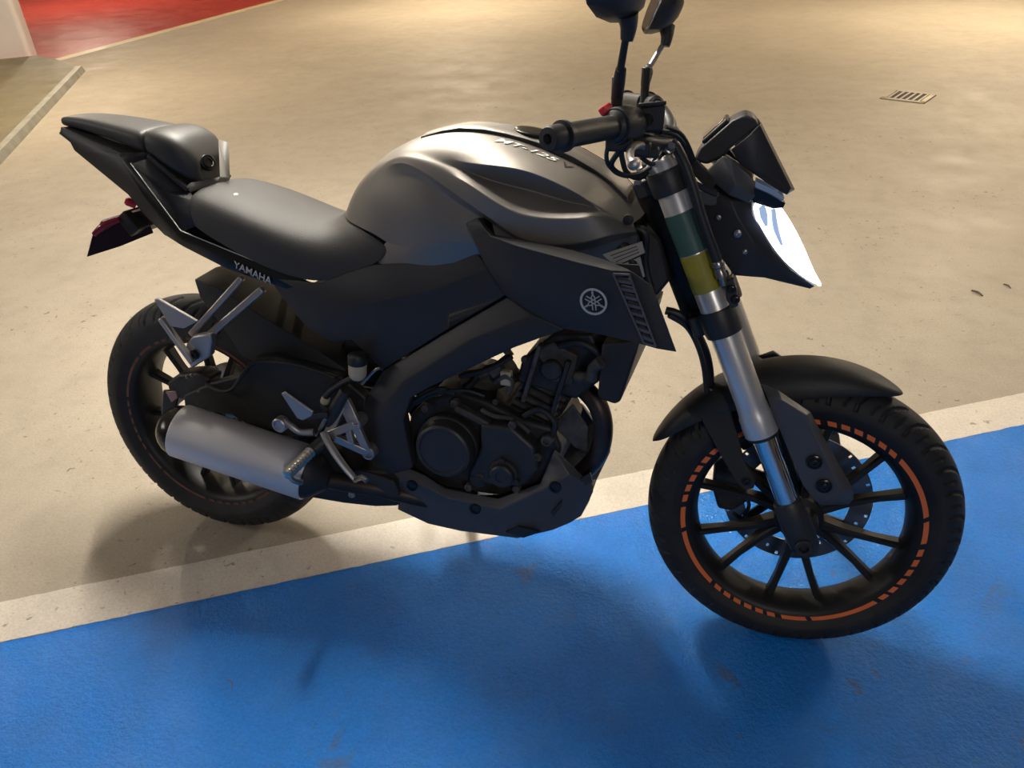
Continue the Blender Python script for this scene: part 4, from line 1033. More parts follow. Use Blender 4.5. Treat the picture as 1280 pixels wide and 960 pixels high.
# ---------------------------------------------------------------- tail
rail = [(-0.0749, -0.0800, 0.9396), (-0.0021, -0.0720, 0.9449), (0.0031, -0.0740, 0.9343), (-0.0378, -0.0860, 0.9214), (0.0816, -0.1150, 0.7989), (0.1933, -0.1200, 0.7676), (0.2931, -0.1220, 0.7404), (0.3866, -0.1200, 0.7138), (0.3866, -0.1200, 0.6838), (0.2970, -0.1220, 0.7041), (0.1867, -0.1210, 0.7271), (0.0802, -0.1170, 0.7658), (-0.0113, -0.1020, 0.8656), (-0.0635, -0.0860, 0.9314)]
rf = [(0, 1, 2, 3, 13), (13, 3, 4, 12), (12, 4, 11), (11, 4, 5, 10), (10, 5, 6, 9), (9, 6, 7, 8)]
inner = [(-0.0378, -0.0860, 0.9214), (0.0031, -0.0740, 0.9343), (0.0776, -0.0660, 0.8705), (0.1093, -0.0860, 0.8536), (0.1141, -0.1040, 0.8086), (0.0844, -0.1140, 0.7972), (0.0265, -0.0800, 0.8669)]
inf = [(0, 1, 6), (1, 2, 6), (2, 3, 6), (3, 4, 6), (4, 5, 6), (5, 0, 6)]
low = [(-0.2424, -0.0460, 0.9818), (-0.0723, -0.0780, 0.9410), (-0.0615, -0.0860, 0.9315), (-0.0097, -0.1020, 0.8641), (0.0802, -0.1170, 0.7658), (-0.2530, -0.0440, 0.9679), (-0.2215, -0.0500, 0.9517), (-0.2135, -0.0520, 0.9357), (-0.0694, -0.0780, 0.8557), (-0.0305, -0.0860, 0.8177), (0.0212, -0.0950, 0.7794)]
lf = [(0, 1, 6, 5), (1, 2, 7, 6), (2, 3, 8, 7), (3, 4, 10, 9, 8)]
for sg_ in (-1, 1):
    g_ = (lambda a, b: (a, b)) if sg_ < 0 else mirror
    tc_ = panel('tail_rail', *g_(rail, rf), gloss, bike, 0.006, (0, sg_, 0), bev=0.0015, label='gloss black tail side rail')
    panel('tail_inner_panel', *g_(inner, inf), satin, bike, 0.003, (0, sg_, 0.5), label='satin black inner tail panel')
    panel('tail_side', *g_(low, lf), black, bike, 0.005, (0, sg_, 0), bev=0.002, label='matt black lower tail side')
    fl = lambda p: (p[0], p[1] * -sg_, p[2])
    build('tail_beam', *bar(fl((-0.0016, -0.0720, 0.9385)), fl((0.0796, -0.0680, 0.8726)), 0.010, 0.012), satin, bike, bev=0.002)
    build('rail_edge_glint', *tube([fl((-0.0380, -0.0875, 0.9232)), fl((0.0828, -0.1165, 0.7985)), fl((0.1964, -0.1215, 0.7682)), fl((0.2758, -0.1225, 0.7456))], 0.0011, 6, 1), decal_silver, tc_, label='fine silver line for light caught on the rail edge')  # silver thread standing in for light reflected along the rail edge
u0 = [(-0.2530, -0.0440, 0.9679), (-0.2215, -0.0500, 0.9517), (-0.2135, -0.0520, 0.9357), (-0.0694, -0.0780, 0.8557), (-0.0305, -0.0860, 0.8177), (0.0212, -0.0950, 0.7794), (0.2095, -0.1100, 0.7378)]
panel('tail_underside', *grid([u0, [(x, 0, z - 0.004) for x, y, z in u0], [(x, -y, z) for x, y, z in u0]]), black, bike, 0.004, (0, 0, -1))
d0 = [(-0.2445, -0.0440, 0.9815), (-0.0742, -0.0760, 0.9406), (0.0013, -0.0720, 0.9339), (0.0752, -0.0640, 0.8667)]
panel('tail_deck', *grid([d0, [(x, 0, z - 0.002) for x, y, z in d0], [(x, -y, z) for x, y, z in d0]]), black, bike, 0.004, (0, 0, 1))
a, b = Vector((0.2032, -0.1235, 0.7344)), Vector((0.2881, -0.1250, 0.7058))
put_text('rail_lettering', 'YAMAHA', 0.0225, a, b - a, (0.25, -0.1, 1), decal_silver, bike, width=(b - a).length, label='silver YAMAHA lettering on the tail rail')
# number plate hanger seen edge on
pp = [(-0.1956, -0.1000, 0.7156), (-0.1661, -0.1000, 0.7662), (-0.1434, -0.0900, 0.7970), (-0.0799, -0.0300, 0.8125), (-0.0661, -0.0300, 0.7621), (-0.1331, -0.0650, 0.7350)]
n = len(pp)
pv = pp + [(x - 0.012, y + 0.01, z - 0.004) for x, y, z in pp]
hang = build('plate_holder', pv, [tuple(range(n)), tuple(reversed(range(n, 2 * n)))] + [(i, i + n, (i + 1) % n + n, (i + 1) % n) for i in range(n)], plate_gloss, bike, bev=0.0015, label='glossy dark number plate holder')
build('plate_bracket', *bar((-0.1111, -0.0200, 0.8083), (-0.0815, -0.0200, 0.7693), 0.03, 0.10), black, hang, bev=0.003)
build('tail_reflector', *tube([(-0.1591, -0.1020, 0.7690), (-0.1315, -0.0960, 0.7888), (-0.0976, -0.0850, 0.8026)], [0.006, 0.009, 0.006], 12, 5), red_dark, hang, label='dark red reflector')
build('tail_light', *lathe([(0.008, 0), (0.009, 0.004), (0.009, 0.018), (0.006, 0.022), (0.0001, 0.023)], (-0.0709, -0.0600, 0.8299), (-0.5, -0.5, 0.4), 16), red, hang, label='small red tail light')
build('reflector_strip', *bar((-0.1392, -0.0920, 0.7978), (-0.0801, -0.0340, 0.8151), 0.004, 0.004), red_dark, hang, smooth=False)

# ---------------------------------------------------------------- side covers and frame
sdv = [(0.2863, -0.1220, 0.7198), (0.3985, -0.1210, 0.7186), (0.4513, -0.1160, 0.7416), (0.5105, -0.1100, 0.7629), (0.6700, -0.1130, 0.7855), (0.7223, -0.1160, 0.8119), (0.7584, -0.1320, 0.7852), (0.7897, -0.1360, 0.7383), (0.6701, -0.1260, 0.6558), (0.5217, -0.1220, 0.5491), (0.4811, -0.1180, 0.5808), (0.4563, -0.1180, 0.6039), (0.4146, -0.1170, 0.5932), (0.3580, -0.1170, 0.6145), (0.3204, -0.1190, 0.6596), (0.2950, -0.1210, 0.6951),
       (0.5256, -0.1340, 0.6963), (0.6498, -0.1280, 0.7325), (0.4243, -0.1300, 0.6643), (0.6646, -0.1100, 0.6803)]
sdf = [(0, 1, 18, 14, 15), (1, 2, 3, 16, 18), (3, 4, 17, 16), (4, 5, 6, 17), (6, 7, 19, 17), (7, 8, 19), (8, 9, 16, 19), (16, 17, 19), (9, 10, 16), (10, 11, 18, 16), (11, 12, 18), (12, 13, 18), (13, 14, 18)]
spar_u = [(0.7908, -0.1300, 0.7350), (0.6675, -0.1200, 0.6500), (0.5192, -0.1180, 0.5435), (0.4808, -0.1160, 0.4867), (0.4589, -0.1140, 0.4206), (0.4554, -0.1120, 0.3510), (0.4813, -0.1120, 0.2956)]
spar_r = [(0.8485, -0.1500, 0.7113), (0.7263, -0.1460, 0.6489), (0.5781, -0.1420, 0.5391), (0.5346, -0.1400, 0.4857), (0.5131, -0.1380, 0.4318), (0.5114, -0.1360, 0.3774), (0.5275, -0.1340, 0.3089)]
spar_l = [(0.9051, -0.1500, 0.6903), (0.8073, -0.1440, 0.6404), (0.6407, -0.1400, 0.5384), (0.5902, -0.1390, 0.5043), (0.5686, -0.1380, 0.4499), (0.5733, -0.1360, 0.3994), (0.5813, -0.1340, 0.3365)]
for sg_ in (-1, 1):
    g_ = (lambda a, b: (a, b)) if sg_ < 0 else mirror
    scv = panel('side_cover', *g_(sdv, sdf), satin, bike, 0.004, (0, sg_, 0), bev=0.003, label='black side cover under the seat')
    spr = panel('frame_spar', *g_(*grid([spar_u, spar_r, spar_l])), satin, bike, 0.03, (0, sg_, 0), bev=0.004, seg=3, label='black frame spar')
    if sg_ < 0:
        bolt(bolt_black, (0.5353, -0.1270, 0.6016), scv)
        bolt(bolt_alu, (0.5592, -0.1380, 0.3905), spr); bolt(bolt_alu, (0.4734, -0.1250, 0.3494), spr, s=1.1)
# inner frame under tank and seat
build('frame_core', *slab([(0.5246, -0.0900, 0.7440), (0.7251, -0.0900, 0.8083), (0.9912, -0.0900, 0.8442), (1.0216, -0.0900, 0.8041), (1.0121, -0.0900, 0.7296), (0.8804, -0.0900, 0.6845), (0.7210, -0.0900, 0.6169), (0.5463, -0.0900, 0.5603), (0.3696, -0.0900, 0.6271), (0.3001, -0.0900, 0.6721)], 0.18), engine_dark, bike, bev=0.01, label='dark inner frame and airbox')
hd = build('steering_head', *tube([F(0.45, -0.04, 0), F(0.70, -0.04, 0)], 0.034, 20, 1), engine_dark, bike, bev=0.004)
gs = build('head_gusset', *slab([(0.9468, -0.0650, 0.8344), (1.0195, -0.0500, 0.8621), (1.0486, -0.0450, 0.8374), (1.0711, -0.0450, 0.7662), (1.0485, -0.0500, 0.7323), (0.9615, -0.0650, 0.7693)], 0.12), engine_dark, bike, bev=0.006)
for pts, lines in (([(0.9565, -0.1000, 0.8184), (1.0212, -0.0860, 0.8428), (1.0281, -0.0860, 0.8235), (0.9784, -0.0980, 0.7982)], 3), ([(0.9833, -0.0940, 0.7975), (1.0202, -0.0860, 0.8157), (1.0306, -0.0840, 0.7800), (1.0094, -0.0900, 0.7739)], 3)):
    lb = build('sticker_plate', *slab(pts, 0.004), label_white, bike, smooth=False, label='pale identification sticker with fine print')
    q = [Vector(p) + Vector((0, -0.0008, 0)) for p in pts]
    for i in range(lines):
        t = (i + 1) / (lines + 1)
        a_, b_ = q[0].lerp(q[3], t).lerp(q[1].lerp(q[2], t), 0.14), q[0].lerp(q[3], t).lerp(q[1].lerp(q[2], t), 0.86)
        build('fine_print', *bar(a_, b_, 0.0014, 0.0006), decal_dark, lb, smooth=False)
build('loom', *tube([(0.9989, -0.0600, 0.8587), (1.0219, -0.0600, 0.8505), (1.0241, -0.0500, 0.7930), (1.0409, -0.0500, 0.7377)], 0.008, 10), hose_rubber, bike)
build('tank_mount', *lathe([(0.007, 0), (0.009, 0.002), (0.009, 0.008), (0.004, 0.009), (0.0001, 0.009)], (0.9992, -0.1000, 0.8833), (0, -1, 0), 14), engine_dark, bike)

# ---------------------------------------------------------------- radiator
build('radiator', *slab([(0.9716, -0.1450, 0.6690), (1.0389, -0.1450, 0.6847), (1.0347, -0.1450, 0.6616), (1.0105, -0.1450, 0.5594), (1.0005, -0.1450, 0.5530), (0.9705, -0.1450, 0.5600), (0.9685, -0.1450, 0.5710)], 0.29), black, bike, bev=0.005, label='black radiator with side tank')
build('radiator_pipe', *tube([(0.9741, -0.1500, 0.6374), (0.9580, -0.1400, 0.6186), (0.9486, -0.1200, 0.5895), (0.9174, -0.0900, 0.5755)], 0.011, 12), engine_dust, bike)

# ---------------------------------------------------------------- engine
ck = build('crankcase', *slab([(0.5499, -0.0950, 0.3581), (0.5623, -0.0950, 0.4369), (0.6066, -0.0950, 0.4863), (0.6777, -0.0950, 0.5093), (0.7373, -0.0950, 0.4949), (0.8044, -0.0950, 0.4659), (0.8706, -0.0950, 0.4586), (0.8911, -0.0950, 0.4170), (0.8728, -0.0950, 0.3392), (0.7871, -0.0950, 0.2799), (0.6423, -0.0950, 0.2715), (0.5684, -0.0950, 0.2918)], 0.19), engine_dark, bike, bev=0.008, seg=3, label='dark engine crankcase')
cc = Vector((0.6553, -0.1150, 0.3946))
cl = build('clutch_cover', *lathe([(0.066, 0.03), (0.067, 0.0), (0.0655, -0.004), (0.063, -0.006), (0.0615, -0.022), (0.0585, -0.030), (0.054, -0.033), (0.0500, -0.033), (0.0485, -0.0305), (0.047, -0.0305), (0.0001, -0.0325)], cc, (0, 1, 0), 64), engine_cover, bike, label='round black clutch cover')
for k in range(7):
    a_ = math.radians(51 * k + 20)
    bolt(bolt_black, cc + Vector((0.069 * math.cos(a_), -0.001, 0.069 * math.sin(a_))), cl, s=0.8)
build('side_case', *slab([(0.7324, -0.1300, 0.4629), (0.7991, -0.1300, 0.4648), (0.8451, -0.1300, 0.4279), (0.8522, -0.1300, 0.3746), (0.8241, -0.1300, 0.3356), (0.7468, -0.1300, 0.3208), (0.7035, -0.1300, 0.3375), (0.7312, -0.1300, 0.4083)], 0.05), engine_cover, bike, bev=0.008, seg=3, label='black right engine case')
oc = Vector((0.7817, -0.1350, 0.3607))
of_ = build('oil_filter_cover', *lathe([(0.031, 0.008), (0.031, 0.0), (0.029, -0.003), (0.026, -0.004), (0.0245, -0.014), (0.021, -0.017), (0.012, -0.017), (0.011, -0.015), (0.0001, -0.015)], oc, (0, 1, 0), 40), engine_cover, bike, label='round oil filter cover')
for k in range(3):
    a_ = math.radians(120 * k + 95)
    build('cover_lug', *lathe([(0.007, 0.006), (0.007, -0.006), (0.004, -0.007), (0.0001, -0.007)], oc + Vector((0.030 * math.cos(a_), 0, 0.030 * math.sin(a_))), (0, 1, 0), 14), engine_cover, of_)
for q in ((0.7018, -0.1280, 0.3070), (0.8065, -0.1280, 0.3234), (0.8513, -0.1280, 0.4062), (0.6750, -0.1200, 0.4938), (0.7997, -0.1320, 0.4712), (0.6088, -0.1180, 0.4720), (0.7306, -0.1320, 0.3418)):
    build('case_boss', *lathe([(0.0085, 0.012), (0.0085, 0.0), (0.007, -0.002), (0.0045, -0.002), (0.004, 0.0), (0.0001, 0.0)], q, (0, 1, 0), 16), engine_dust, bike)
build('drain_boss', *lathe([(0.012, 0.02), (0.012, 0.0), (0.010, -0.002), (0.006, -0.002), (0.006, 0.002), (0.0001, 0.002)], (0.8651, -0.1150, 0.4377), (0, 1, 0), 20), engine_dust, bike)
build('kick_boss', *lathe([(0.018, 0.02), (0.018, -0.004), (0.014, -0.007), (0.0001, -0.007)], (0.7223, -0.1200, 0.3255), (0, 1, 0), 24), engine_dark, bike)
# cylinder with fins, then the head
cy = build('cylinder', *slab([(0.7485, -0.0700, 0.4501), (0.8161, -0.0700, 0.5667), (0.8981, -0.0700, 0.5264), (0.8541, -0.0700, 0.4341), (0.8138, -0.0700, 0.4089)], 0.14), engine_dust, bike, bev=0.004, label='dusty engine cylinder')
e0, e1 = Vector((0.7678, -0.0760, 0.4598)), Vector((0.8180, -0.0760, 0.5626)); g0, g1 = Vector((0.8593, -0.0760, 0.4271)), Vector((0.9060, -0.0760, 0.5252))
for i in range(6):
    t = (i + 0.5) / 6
    p, q = e0.lerp(e1, t), g0.lerp(g1, t)
    build('cooling_fin', *bar((p.x, 0, p.z), (q.x, 0, q.z), 0.0045, 0.158), engine_dark, cy, smooth=False)
hdv = slab([(0.7913, -0.0800, 0.5400), (0.8028, -0.0800, 0.5895), (0.8629, -0.0800, 0.6500), (0.9367, -0.0800, 0.6588), (0.9721, -0.0800, 0.6148), (0.9560, -0.0800, 0.5631), (0.9136, -0.0800, 0.5195)], 0.16)
hd_ = build('cylinder_head', *hdv, engine_dark, bike, bev=0.006, label='dark cylinder head')
build('head_cover', *slab([(0.8320, -0.0920, 0.6182), (0.8664, -0.0920, 0.6388), (0.9166, -0.0920, 0.6174), (0.9076, -0.0920, 0.5549), (0.8679, -0.0920, 0.5560)], 0.03), engine_dust, hd_, bev=0.004)
build('head_rib', *bar((0.8451, -0.0940, 0.6337), (0.8111, -0.0900, 0.5089), 0.009, 0.02), engine_dust, hd_, bev=0.002)
build('head_rib', *bar((0.9019, -0.0940, 0.6082), (0.8688, -0.0900, 0.4825), 0.009, 0.02), engine_dark, hd_, bev=0.002)
build('sensor', *tube([(0.9584, -0.1000, 0.6099), (0.9729, -0.1100, 0.6047), (0.9668, -0.1200, 0.5872)], 0.011, 12), engine_dust, hd_)
for q in ((0.7751, -0.0900, 0.6069), (0.8123, -0.0950, 0.5969), (0.7543, -0.1000, 0.4998), (0.7383, -0.1000, 0.4488), (0.6654, -0.1050, 0.4888)):
    build('engine_bolt', *lathe([(0.007, 0.01), (0.007, 0), (0.005, -0.002), (0.0001, -0.002)], q, (0, 1, 0), 6), engine_dust, bike)
# throttle body, starter, cables behind the spar
build('throttle_body', *tube([(0.6698, -0.0300, 0.4971), (0.7145, -0.0300, 0.5144), (0.7668, -0.0300, 0.5431)], [0.03, 0.026, 0.028], 20, 2), engine_dust, bike)
build('starter_motor', *tube([(0.6401, -0.0700, 0.4741), (0.7104, -0.0700, 0.4626)], 0.026, 20, 1), engine_dark, bike)
build('idle_screw', *tube([(0.7158, -0.0800, 0.5434), (0.7532, -0.0800, 0.5625), (0.7631, -0.0800, 0.5499)], 0.006, 10, 3), engine_dust, bike)
build('fuel_hose', *tube([(0.7800, -0.0700, 0.5995), (0.7533, -0.0800, 0.5745), (0.7263, -0.0800, 0.5588), (0.6982, -0.0800, 0.5233), (0.6703, -0.0900, 0.5024)], 0.006, 8), hose_rubber, bike)
build('engine_wire', *tube([(0.5859, -0.1100, 0.4756), (0.6339, -0.1150, 0.5085), (0.6925, -0.1100, 0.5218), (0.7344, -0.1050, 0.5133)], 0.004, 8), hose_rubber, bike)
# clutter between the spar and the cases
for pts, r, m_ in (([(0.5584, -0.1000, 0.4537), (0.5948, -0.1120, 0.4906), (0.6382, -0.1120, 0.5167), (0.6696, -0.1050, 0.5091)], 0.007, hose_rubber),
                   ([(0.6809, -0.1000, 0.5473), (0.7187, -0.1050, 0.5615), (0.7537, -0.1000, 0.5778), (0.7881, -0.0950, 0.6005)], 0.005, hose_rubber),
                   ([(0.7565, -0.1000, 0.5439), (0.7782, -0.1050, 0.5628), (0.7896, -0.1000, 0.5485), (0.7796, -0.1000, 0.5229)], 0.006, engine_dust),
                   ([(0.8143, -0.1000, 0.4789), (0.8486, -0.1000, 0.4983), (0.8782, -0.1000, 0.4748), (0.8723, -0.1000, 0.4436)], 0.006, hose_rubber),
                   ([(0.8841, -0.1000, 0.6376), (0.9187, -0.1050, 0.6502), (0.9492, -0.1050, 0.6412), (0.9720, -0.1100, 0.6238)], 0.007, hose_rubber),
                   ([(0.7289, -0.1100, 0.4847), (0.7576, -0.1150, 0.4773), (0.7932, -0.1120, 0.4744), (0.8290, -0.1100, 0.4506)], 0.005, engine_dust)):
    build('engine_hose', *tube(pts, r, 10), m_, bike)
build('coil_bracket', *slab([(0.7351, -0.0950, 0.5664), (0.7586, -0.0950, 0.5815), (0.7716, -0.0950, 0.5645), (0.7482, -0.0950, 0.5475)], 0.02), engine_dust, bike, bev=0.002)
build('connector', *box((0.7781, -0.1000, 0.5572), (0.022, 0.016, 0.030)), clear_tank, bike, bev=0.003)
build('case_rib', *bar((0.6767, -0.1120, 0.4849), (0.7475, -0.1160, 0.4583), 0.014, 0.02), engine_dust, bike, bev=0.003)
build('case_rib', *bar((0.7475, -0.1160, 0.4583), (0.8150, -0.1180, 0.4380), 0.010, 0.02), engine_dark, bike, bev=0.003)
build('cam_cap', *lathe([(0.020, 0.02), (0.020, -0.006), (0.017, -0.009), (0.0001, -0.009)], (0.8691, -0.0980, 0.5857), (0, 1, 0), 24), engine_dark, bike)
# exhaust header
hp = build('exhaust_header', *tube([(0.8734, -0.0200, 0.5392), (0.9230, -0.0550, 0.5336), (0.9562, -0.0700, 0.5073), (0.9679, -0.0700, 0.4599), (0.9595, -0.0640, 0.4010), (0.9258, -0.0520, 0.3431), (0.8662, -0.0350, 0.2786), (0.7690, -0.0400, 0.2299), (0.6388, -0.0900, 0.2351), (0.4880, -0.1300, 0.2669), (0.3690, -0.1580, 0.2853)], 0.0195, 18, 8), header_brown, bike, label='heat-stained exhaust header pipe')
build('header_shield', *slab([(0.8678, -0.0850, 0.4585), (0.9087, -0.0850, 0.5125), (0.9406, -0.0850, 0.4649), (0.9411, -0.0850, 0.4093), (0.9148, -0.0850, 0.4157)], 0.006), engine_dust, bike, bev=0.003)
build('header_flange', *lathe([(0.030, 0), (0.030, 0.010), (0.022, 0.012)], (0.9075, -0.0450, 0.5408), (0.7, -0.5, -0.3), 20), engine_dust, bike)

# ---------------------------------------------------------------- belly pan
be = [(0.5312, -0.1220, 0.3363), (0.6050, -0.1240, 0.3176), (0.6477, -0.1240, 0.2941), (0.7646, -0.1220, 0.2902), (0.8546, -0.1200, 0.3430), (0.8809, -0.1120, 0.4208), (0.9570, -0.0850, 0.3379)]
bfv = [(0.5499, -0.1380, 0.3075), (0.6110, -0.1400, 0.2987), (0.6574, -0.1400, 0.2821), (0.7751, -0.1380, 0.2751), (0.8621, -0.1340, 0.3360), (0.9155, -0.1220, 0.3762), (0.9579, -0.0860, 0.3216)]
bg = [(0.5205, -0.1000, 0.1986), (0.5928, -0.1000, 0.1755), (0.6687, -0.1000, 0.1727), (0.8003, -0.0980, 0.1813), (0.8743, -0.0920, 0.2139), (0.9101, -0.0850, 0.2351), (0.9326, -0.0740, 0.2505)]
bk_ = [(x, 0, z - 0.012) for x, y, z in bg]
v, f = grid([be, bfv, bg, bk_])
vv, ff = both(v, f)
pan = panel('belly_pan', vv, ff, guard_grey, bike, 0.005, (0, 0, -1), bev=0.003, label='dark satin belly pan under the engine')
for q in ((0.5807, -0.1420, 0.2980), (0.8892, -0.1310, 0.3469), (0.7209, -0.1390, 0.2666)):
    build('pan_hole', *lathe([(0.0125, 0.002), (0.0125, -0.002), (0.0095, -0.003), (0.008, 0.0), (0.0001, 0.0)], q, (0, 1, 0), 24), gloss, pan)
for pts in ([(0.7785, -0.1080, 0.2019), (0.8078, -0.1160, 0.2278), (0.8544, -0.1080, 0.2184), (0.8152, -0.1000, 0.1901)], [(0.8787, -0.1120, 0.2738), (0.8999, -0.1120, 0.3071), (0.8986, -0.1120, 0.2934), (0.8813, -0.1080, 0.2620)], [(0.9271, -0.1000, 0.3525), (0.9507, -0.0920, 0.3708), (0.9561, -0.0900, 0.3483), (0.9427, -0.0950, 0.3412)]):
    build('pan_vent', *slab([tuple(Vector(p) + Vector((0, -0.004, 0))) for p in pts], 0.006), decal_dark, pan, smooth=False)
# lower rear cover between pan and muffler
lo_ = [(0.3246, -0.1500, 0.2222), (0.3625, -0.1500, 0.3357), (0.3830, -0.1400, 0.3615), (0.4358, -0.1350, 0.3005), (0.5376, -0.1300, 0.3204), (0.5532, -0.1340, 0.3018), (0.5336, -0.1200, 0.2224), (0.4839, -0.1300, 0.2165), (0.4105, -0.1400, 0.2164)]
build('exhaust_cover', *slab(lo_, 0.09), black, bike, bev=0.006, label='black exhaust cover ahead of the muffler')
bolt(bolt_alu, (0.4374, -0.1470, 0.2510), bike, s=0.7)
build('cover_flap', *slab([(0.4072, -0.1400, 0.2981), (0.4588, -0.1400, 0.3116), (0.5392, -0.1440, 0.3012), (0.5508, -0.1420, 0.2662), (0.5122, -0.1420, 0.2545), (0.4663, -0.1420, 0.2780)], 0.01), satin, bike, bev=0.003)

# ---------------------------------------------------------------- muffler
m0, m1 = Vector((0.0544, -0.1950, 0.3709)), Vector((0.3511, -0.1650, 0.2981))
ma = (m1 - m0).normalized(); ml = (m1 - m0).length
muf = build('muffler', *lathe([(0.0580, 0.0), (0.0590, 0.001), (0.0595, 0.003), (0.0595, ml - 0.003), (0.0585, ml), (0.050, ml)], m0, ma, 72, cap=False), muffler_alu, bike, label='satin aluminium muffler')
cap_ = build('muffler_end_cap', *lathe([(0.0560, 0.002), (0.0555, -0.006), (0.052, -0.018), (0.044, -0.030), (0.036, -0.038), (0.030, -0.040), (0.026, -0.036), (0.024, -0.010), (0.0001, -0.008)], m0, ma, 56), gloss, muf, label='black muffler end cap')
build('muffler_front_cone', *lathe([(0.0565, ml - 0.002), (0.052, ml + 0.012), (0.036, ml + 0.03), (0.022, ml + 0.045), (0.0001, ml + 0.05)], m0, ma, 40), black, muf)
sd = Vector((0, -1, 0.2)); sd = (sd - ma * sd.dot(ma)).normalized(); s2 = ma.cross(sd)
for an in (-60, -5, 50, 110, 170, 230):
    d_ = sd * math.cos(math.radians(an)) + s2 * math.sin(math.radians(an))
    bolt(screw_small, m0 + ma * 0.012 + d_ * 0.0593, muf, d_, name='rivet')
build('muffler_bracket', *slab([(0.0096, -0.1750, 0.4527), (0.0357, -0.1750, 0.4565), (0.0444, -0.1750, 0.4384), (0.0215, -0.1750, 0.3915), (-0.0125, -0.1750, 0.3354), (-0.0144, -0.1750, 0.3657)], 0.006), black, bike, bev=0.001)
cp = build('bracket_plate', *slab([(0.0181, -0.1780, 0.4515), (0.0446, -0.1780, 0.4572), (0.0472, -0.1780, 0.4402), (0.0276, -0.1780, 0.4275)], 0.004), copper, bike, bev=0.001, label='small copper-toned bracket')
bolt(screw_small, (0.0247, -0.1790, 0.4393), cp); bolt(screw_small, (0.0386, -0.1790, 0.4452), cp)

# ---------------------------------------------------------------- swingarm, rear hugger, rear brake
swo = [(0.0010, -0.1120, 0.4108), (0.0826, -0.1120, 0.4526), (0.1587, -0.1120, 0.4807), (0.2117, -0.1120, 0.5313), (0.2605, -0.1120, 0.5395), (0.4165, -0.1120, 0.5161), (0.4738, -0.1120, 0.4727), (0.4628, -0.1120, 0.3914), (0.3907, -0.1120, 0.3637), (0.2058, -0.1120, 0.3389), (0.1280, -0.1120, 0.3773), (0.0683, -0.1120, 0.3782), (-0.0015, -0.1120, 0.3570)]
for sg_ in (-1, 1):
    v, f = slab(swo, 0.028)
    if sg_ > 0: v, f = mirror(v, f)
    build('swingarm', v, f, black, bike, bev=0.006, seg=3, label='black curved swingarm')
build('swingarm_brace', *tube([(0.3575, -0.0900, 0.4414), (0.3575, -0.0900, 0.4414)[:1] + (0.09,) + (0.3575, -0.0900, 0.4414)[2:]], 0.03, 16, 1), black, bike)
hr_ = [(0.0573, -0.0720, 0.6797), (0.1323, -0.0760, 0.6613), (0.1922, -0.0780, 0.6285), (0.3273, -0.0800, 0.5628), (0.4121, -0.0800, 0.5166)]
hb_ = [(0.0686, -0.0780, 0.6409), (0.1196, -0.0840, 0.5821), (0.1608, -0.0860, 0.5161), (0.2446, -0.0880, 0.4974), (0.4076, -0.0880, 0.4670)]
hl_ = [(x, -y, z) for x, y, z in hr_]; hm_ = [(x, -y, z) for x, y, z in hb_]
hug = panel('rear_hugger', *grid([hb_, hr_, [(x, 0, z + 0.006) for x, y, z in hr_], hl_, hm_]), black, bike, 0.004, (0, 0, 1), bev=0.003, label='black rear hugger over the rear tyre')
cbx = build('rear_brake_caliper', *slab([(-0.0532, -0.0950, 0.4279), (-0.0167, -0.0950, 0.4532), (0.0379, -0.0950, 0.4647), (0.0700, -0.0950, 0.4532), (0.0539, -0.0950, 0.4148), (0.0092, -0.0950, 0.3878), (-0.0525, -0.0950, 0.3910)], 0.05), engine_dark, bike, bev=0.006, label='dark rear brake caliper')
bolt(bolt_steel, (-0.0211, -0.0970, 0.4252), cbx); bolt(bolt_steel, (0.0383, -0.0970, 0.4377), cbx)
build('rear_brake_hose', *tube([(0.0805, -0.1200, 0.4538), (0.1183, -0.1250, 0.4458), (0.1510, -0.1250, 0.4544), (0.1852, -0.1200, 0.4954), (0.2229, -0.1180, 0.5259), (0.3175, -0.1180, 0.5310), (0.4103, -0.1180, 0.5142)], 0.0045, 8), hose_rubber, bike)
build('rear_axle_nut', *lathe([(0.018, 0), (0.018, 0.014), (0.012, 0.016), (0.0001, 0.016)], (0, -0.112, 0.307), (0, -1, 0), 6), steel, bike)
# drive side: sprocket, chain guard
build('rear_sprocket', *lathe([(0.05, -0.003), (0.105, -0.003), (0.105, 0.003), (0.05, 0.003)], (0, 0.085, 0.307), (0, 1, 0), 50, closed=True), steel, rear_wheel)
build('drive_chain', *tube([(0.0, 0.085, 0.410), (0.25, 0.085, 0.405), (0.50, 0.085, 0.395)], 0.007, 8), steel, bike)
build('drive_chain', *tube([(0.0, 0.085, 0.204), (0.25, 0.085, 0.260), (0.50, 0.085, 0.320)], 0.007, 8), steel, bike)
# rear shock
build('rear_shock', *tube([(0.36, 0, 0.45), (0.45, 0, 0.68)], 0.028, 16, 1), engine_dark, bike)

# ---------------------------------------------------------------- passenger footrests
def mirrored_build(name, vf, m, **k):
    build(name, vf[0], vf[1], m, bike, **k)
    k.pop('label', None)
    mv, mf = mirror(*vf); build(name, mv, mf, m, bike, **k)
hang1 = bar((0.2226, -0.1260, 0.7150), (0.0974, -0.1580, 0.5884), 0.013, 0.014)
hang2 = bar((0.2685, -0.1260, 0.6958), (0.1242, -0.1620, 0.5769), 0.015, 0.016)
hub_ = slab([(0.0911, -0.1760, 0.5674), (0.1145, -0.1760, 0.5936), (0.1599, -0.1760, 0.6043), (0.1601, -0.1760, 0.5848), (0.1477, -0.1760, 0.5509), (0.0967, -0.1760, 0.5166), (0.0899, -0.1760, 0.5324)], 0.022)
mirrored_build('footrest_hanger', hang1, alu, bev=0.003, label='cast aluminium passenger footrest strut')
mirrored_build('footrest_hanger', hang2, alu, bev=0.003, label='cast aluminium passenger footrest strut')
mirrored_build('footrest_bracket', hub_, alu, bev=0.004, label='aluminium footrest bracket')
